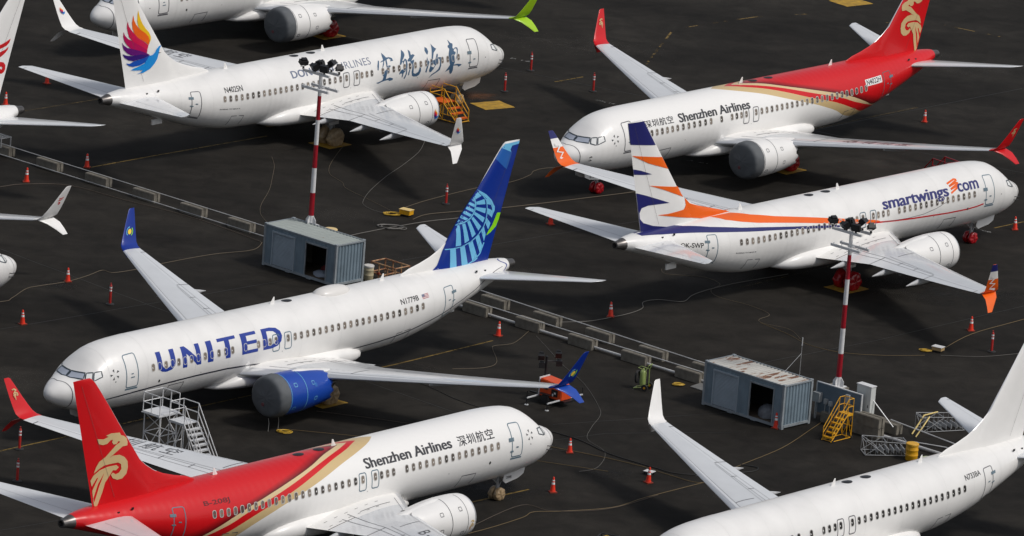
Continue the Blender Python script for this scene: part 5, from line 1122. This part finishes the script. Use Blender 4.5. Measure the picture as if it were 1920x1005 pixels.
bm=bmesh.new();tube(bm,[(-1.05,.35,.4),(-1.05,.35,2.5)],.07,8);tube(bm,[(-1.05,.35,2.2),(-.6,.9,2.2)],.04,6);obj('tower_pole',bm,black,t)
for x,y,z,tl in ((-1.3,.15,2.45,25),(-1.25,.2,1.95,-5),(-.6,.85,2.6,15),(-.55,.9,2.1,0)):
    bm=bmesh.new();M=Matrix.Translation((x,y,z))@Matrix.Rotation(R(-50),4,'Z')@Matrix.Rotation(R(tl),4,'Y');box(bm,(0,0,0),(.26,.34,.30),mtx=M);box(bm,(-.17,0,0),(.1,.24,.4),mtx=M);box(bm,(.14,0,0),(.02,.36,.32),mtx=M);obj('floodlight',bm,lampblk,t,smooth=40)
# extinguisher cart
t=thing('extinguisher_cart','lime green wheeled fire extinguisher with a black hose in front of the concrete blocks','extinguisher cart',(8.05,418.35,0),R(-25))
lg=mat('lime green enamel',(.36,.46,.15),rough=.35,var=.15,vs=5)
bm=bmesh.new();lathe(bm,[(.05,.2),(.16,.24),(.18,.35),(.18,1.0),(.14,1.12),(.06,1.17),(.05,1.25)],n=20);obj('cylinder',bm,lg,t,smooth=40)
bm=bmesh.new()
for s in (-1,1):tube(bm,[(-.45,s*.24,.04),(-.15,s*.26,.12),(.28,s*.26,.2),(.26,s*.26,1.2),(.42,s*.24,1.55)],.025,6)
tube(bm,[(.42,-.24,1.55),(.42,.24,1.55)],.025,6);tube(bm,[(-.45,-.24,.04),(-.45,.24,.04)],.025,6);tube(bm,[(.26,-.26,1.2),(-.25,-.2,1.3),(-.25,.2,1.3),(.26,.26,1.2)],.02,6);obj('frame',bm,lg,t,smooth=40)
bm=bmesh.new()
for k in range(4):tube(bm,[(-.30-.03*k+.0*math.cos(a),.30*math.cos(a)*(1-.04*k),.68+.36*math.sin(a)) for a in [j*math.pi/8 for j in range(17)]],.025,6)
obj('hose',bm,dark,t,smooth=40)
for s in (-1,1):
    bm=bmesh.new();lathe(bm,[(.06,-.04),(.19,-.05),(.2,0),(.19,.05),(.06,.04)],n=18,axis='Y',c=(.3,s*.36,.2));w_=obj('wheel',bm,dark,t,smooth=40);bm=bmesh.new();lathe(bm,[(.07,-.055),(.07,.055)],n=12,axis='Y',c=(.3,s*.36,.2));obj('rim',bm,sy,w_)
# lattice sections
def lattice(label,x,y,rz,L,wd,h):
    t=thing('stair_section',label,'lattice section',(x,y,0),rz);bm=bmesh.new()
    for s in (-1,1):
        tube(bm,[(-L/2,s*wd/2,.06),(L/2,s*wd/2,.06)],.022,6);tube(bm,[(-L/2,s*wd/2,h),(L/2,s*wd/2,h*.85)],.022,6)
        n=int(L/.3)
        for k in range(n+1):
            u=k/n;tube(bm,[(-L/2+L*u,s*wd/2,.06),(-L/2+L*u,s*wd/2,h*(1-.15*u))],.010,5)
        tube(bm,[(-L/2,s*wd/2,.06),(0,s*wd/2,h*.92)],.02,5);tube(bm,[(-L/2,s*wd/2,h),(0,s*wd/2,.06)],.02,5)
    for u in (-L/2,0,L/2):
        tube(bm,[(u,-wd/2,.06),(u,wd/2,.06)],.025,6);tube(bm,[(u,-wd/2,h*.9),(u,wd/2,h*.9)],.025,6)
    tube(bm,[(-L/2,-wd/2,.06),(-L/2,wd/2,h)],.02,5);obj('lattice',bm,mat('dull aluminium',(.34,.35,.36),rough=.45,var=.3,vs=3),t,smooth=40)
    for k in range(6):
        bm=bmesh.new();box(bm,(-.2*L+k*L*.13,0,.3),(.04,wd-.06,.24));obj('tread',bm,strut,t)
lattice('silver lattice stair section lying between the block stack and the yellow barrel',21.8,408.75,R(12),2.4,1.1,.9)
lattice('silver lattice stair section lying beyond the white stabiliser at the right',25.2,414.6,R(25),2.7,1.0,.95)
bm=bmesh.new();tube(bm,[(23.55,413.0,.06),(23.9,413.5,.55),(24.2,414.0,.95),(25.0,414.6,1.05)],.045,6);tube(bm,[(23.75,412.5,.06),(24.15,412.9,.6),(24.5,413.6,1.0)],.04,6);tag(obj('yellow_rail',bm,mat('pale yellow rail',(.72,.55,.20),rough=.45)),'bent pale yellow rail leaning on the far lattice section','rail')
# small boxes with hose coils
def coil(name,label,x,y,r0,m,turns=4,r=.022,sq=.75,rz=0,seed=1,cat='hose coil'):
    rnd=random.Random(seed);P=[]
    n=turns*18
    for k in range(n+1):
        a=2*math.pi*k/18;rr=r0*(1-.35*((k*7)%n)/n)*(1+.12*math.sin(a*.37+seed));P.append((rr*math.cos(a)+.06*math.sin(a*.21),sq*rr*math.sin(a)+.05*math.cos(a*.33),r+.02+.05*abs(math.sin(a*.23+seed))))
    bm=bmesh.new();tube(bm,P,r,6);o=obj(name,bm,m,smooth=50,loc=(x,y,0));o.rotation_euler[2]=rz;return tag(o,label,cat)
yhose=mat('yellow hose',(.55,.34,.03),rough=.5,var=.3,vs=5);ghose=mat('grey cable sheath',(.14,.132,.12),rough=.6);bhose=mat('black hose rubber',(.008,.008,.008),rough=.6);ochre=mat('dirty ochre cable',(.14,.095,.038),rough=.6);tanc=mat('tan cable sheath',(.12,.092,.058),rough=.6);faintc=mat('dull brown cable sheath',(.085,.065,.05),rough=.7)
coil('hose_coil','flat heap of dark yellow hose left of the small yellow box',-7.75,454.15,.55,yhose,6,seed=2)
coil('hose_coil','loose heap of grey cable right of the left container',-7.7,450.9,.95,ghose,3,.028,.6,seed=5)
coil('hose_coil','yellow hose coil at the foot of a front row concrete block',10.15,419.75,.33,yhose,5,.03,seed=3)
coil('hose_coil','small heap of yellow cord on the ground below the blue engine',-12.0,403.7,.42,yhose,6,.02,seed=4)
coil('hose_coil','yellow hose heap left of the white-topped box at the right',24.95,431.45,.30,yhose,6,seed=6)
coil('hose_coil','pale green hose coil between the yellow barrel and the plain white fuselage',24.3,408.2,.42,mat('pale green hose',(.40,.46,.30),rough=.5),3,.03,.8,seed=7)
def smallbox(label,x,y,m,mt,s=(.75,.5,.28)):
    t=thing('junction_box',label,'junction box',(x,y,0),R(-30));bm=bmesh.new();box(bm,(0,0,.12+s[2]/2),s);obj('body',bm,m,t);bm=bmesh.new();box(bm,(0,0,.14+s[2]),(s[0]+.06,s[1]+.06,.03));obj('lid',bm,mt,t)
    for a in (-1,1):
        for b in (-1,1):bm=bmesh.new();box(bm,(a*s[0]*.42,b*s[1]*.4,.06),(.05,.05,.12));obj('leg',bm,black,t)
smallbox('small yellow box on legs beside the hose heap in the middle of the tarmac',-6.85,454.15,sy,mat('sun-bleached yellow lid',(.75,.55,.22),rough=.5))
smallbox('white-topped small box beside the yellow hose heap at the right',25.7,431.55,mat('tan box',(.4,.27,.12),rough=.6),mwhite,(.62,.45,.2))
smallbox('low white-topped junction box behind the cone where cables meet',8.5,400.9,black,mwhite,(.5,.4,.06))
t=thing('equipment_cart','black framed cart with yellow hose cut off by the bottom edge','cart',(6.25,385.3,0),R(-20));bm=bmesh.new()
for z in (.15,.95):
    for s in (-1,1):tube(bm,[(-.5,s*.35,z),(.5,s*.35,z)],.03,6);tube(bm,[(s*.5,-.35,z),(s*.5,.35,z)],.03,6)
for x in (-.5,.5):
    for y in (-.35,.35):tube(bm,[(x,y,.05),(x,y,1.0)],.03,6)
obj('frame',bm,black,t);bm=bmesh.new();tube(bm,[(-.35,-.2,.85),(-.1,.1,.95),(.25,-.1,.9),(.3,.2,.8)],.04,6);obj('hose',bm,yhose,t)
# ---------------------------------------------------------------- cables on the ground
def cable(label,pts,m,r=.022):
    r*=.85
    P=[];n=len(pts)
    def cr(a,b,c,d,t):return .5*((2*b)+(-a+c)*t+(2*a-5*b+4*c-d)*t*t+(-a+3*b-3*c+d)*t**3)
    for i in range(n-1):
        a,b,c,d=pts[max(i-1,0)],pts[i],pts[i+1],pts[min(i+2,n-1)]
        for k in range(6):t=k/6;P.append((cr(a[0],b[0],c[0],d[0],t),cr(a[1],b[1],c[1],d[1],t),r+.003))
    P.append((*pts[-1],r+.003));bm=bmesh.new();tube(bm,P,r,6);tag(obj('cable',bm,m,smooth=50),label,'cable','cables lying on the tarmac')
cable('dull cable curving away from the tan-wrapped wheels towards the small yellow box',[(-11.44,471.16),(-11.94,467.48),(-12.15,464.73),(-11.94,462.94),(-11.16,461.35),(-10.85,459.88),(-9.48,457.71),(-7.86,455.14)],tanc,.016)
cable('thin grey cable looping from below a white winglet to the small yellow box',[(-6.29,473.91),(-6.59,470.81),(-7.5,467.01),(-8.43,463.79),(-9.31,459.84),(-9.65,457.14),(-9.54,455.89),(-8.86,454.82),(-7.83,454.13)],ghose,.016)
cable('tan cable from the small yellow box past the post near the globe tail',[(-7.07,456.0),(-5.68,458.38),(-2.72,462.43),(-.45,464.82),(.68,466.93),(.92,468.07),(1.81,469.16),(4,470)],tanc,.022)
cable('long straight tan cable running behind the blue globe tail to the red-wrapped nose wheel',[(-6.41,453.3),(-5.57,454.83),(-3.58,456.21),(-.57,458.17),(5.74,463.25),(9,466)],tanc,.026)
cable('pale grey cable from the left container through the grey heap of cable',[(-10.4,447.4),(-10.11,448.15),(-8.68,449.84),(-7.71,450.88),(-5.52,453.07),(-3.78,454.36),(-1,456.6)],ghose,.028)
cable('wavy pale cable running left from the left container under the blue winglet wing',[(-34,424),(-29.95,426.52),(-29.33,427.62),(-28.68,429.89),(-27.91,430.82),(-26.45,432.19),(-25.48,433.66),(-25.05,434.49),(-24.52,435.46),(-23.88,435.08),(-22.62,436.17),(-20.93,438.26),(-18.28,441.08),(-15.91,442.87),(-15.4,444.88)],tanc,.022)
cable('pale wavy cable from the back row blocks past a lone cone',[(3.14,431.62),(4.77,432.32),(6.21,433.67),(7.29,434.91),(8.02,436.29),(8.07,437.71),(8.99,438.54),(10.46,438.55),(11.07,440.25),(12.19,442.01),(13.81,443.92),(17,447)],ghose,.025)
cable('thin cable wandering from under the zigzag tail down to the right',[(9.17,445.91),(9.48,444.8),(11.71,444.74),(12.76,443.37),(12.19,441.77),(12.67,440.25),(14.5,438.9),(15.7,437.15),(15.07,435.81),(15.31,434.95),(16.86,434.02),(17.5,432)],tanc,.015)
cable('tan cable draped down from a front row block and curling to the left',[(1.4,429.6),(1.24,428.93),(.42,426.15),(-.66,425.25),(-.76,424.48),(-.47,421.64),(-1.18,420.27),(-3,419.5)],tanc,.018)
cable('thin cable from the front row blocks past the dark blue winglet',[(1.73,428.17),(2.73,424.6),(3.22,422.7),(4.68,418.49),(5.57,413.93),(5.66,412.0),(5.2,409.5),(5.0,407),(6.0,404.6),(5.6,401.5),(4.6,400.4)],ghose,.013)
cable('ochre cable from the B-208J nose through the junction to the equipment board',[(2.2,405.4),(2.79,404.96),(5.78,403.65),(8.2,402.29),(9.58,401.1),(11.59,400.09),(13.39,403.71),(16.0,408.2),(17.82,412.73),(18.38,414.2)],ochre,.022)
cable('black hose snaking from the B-208J nose to under the plain white wing',[(2.0,408.3),(2.55,408.15),(4.48,406.71),(6.16,404.43),(7.94,402.89),(8.83,402.23),(9.84,401.48),(11.22,401.55),(14,402.8),(14.6,403.8),(13.6,404.2)],bhose,.035)
cable('ochre cable sweeping along the bottom towards the left of the plain white wing',[(-1.67,386.39),(.03,388.45),(1.62,390.7),(2.18,391.88),(3.65,392.41),(6.48,393.9),(8.34,396.35),(11.6,400.18)],ochre,.022)
cable('ochre cable from the white-topped box to the upper right edge',[(36,447),(31.27,440.58),(27.94,436.23),(26.02,432.19)],ochre,.022)
cable('thin dull yellow cable from the white-topped box leftwards behind the right mast',[(24.88,430.5),(22.31,429.76),(19.89,429.71),(18.03,430.79),(16.72,432.96),(15.12,435.06)],ochre,.016)
cable('thin pale cable from the white-topped box to the right edge post',[(25.84,430.78),(28.41,431.27),(30.91,432.74),(35,435)],ghose,.013)
cable('thin black cable under the wing of the blue globe airliner',[(-5.7,416.58),(-4.29,415.38),(-2.62,413.12),(-.98,411.56)],bhose,.022)
cable('thin tan cable from the yellow cord heap rightwards behind the B-208J airliner',[(-11.65,404.3),(-7.58,404.0),(-4,403.5),(1,402.2),(6.2,400.87)],ochre,.016)
cable('thin dull cable behind the blue engine mat',[(-10.43,408.45),(-5.39,407.43),(0,405.5)],faintc,.02)
cable('dull brown cable lying in front of the upper left concrete blocks',[(-35,450.5),(-32.27,453.48),(-30.8,454.65),(-28.05,455.16),(-24.38,452.6),(-19.84,449.47),(-15.5,445.0)],faintc,.025)
cable('thin pale cable hanging down from the upper tarmac to the left container',[(-15.9,466.5),(-15.63,464.23),(-15.6,461.07),(-15.63,457.93),(-15.96,453.21),(-15.42,450.09),(-13.6,446)],tanc,.015)
cable('thin grey cable across the tarmac in front of the black hose',[(-1,388.5),(1.5,393),(3.24,392.35),(6.25,393.57),(9,397)],faintc,.02)
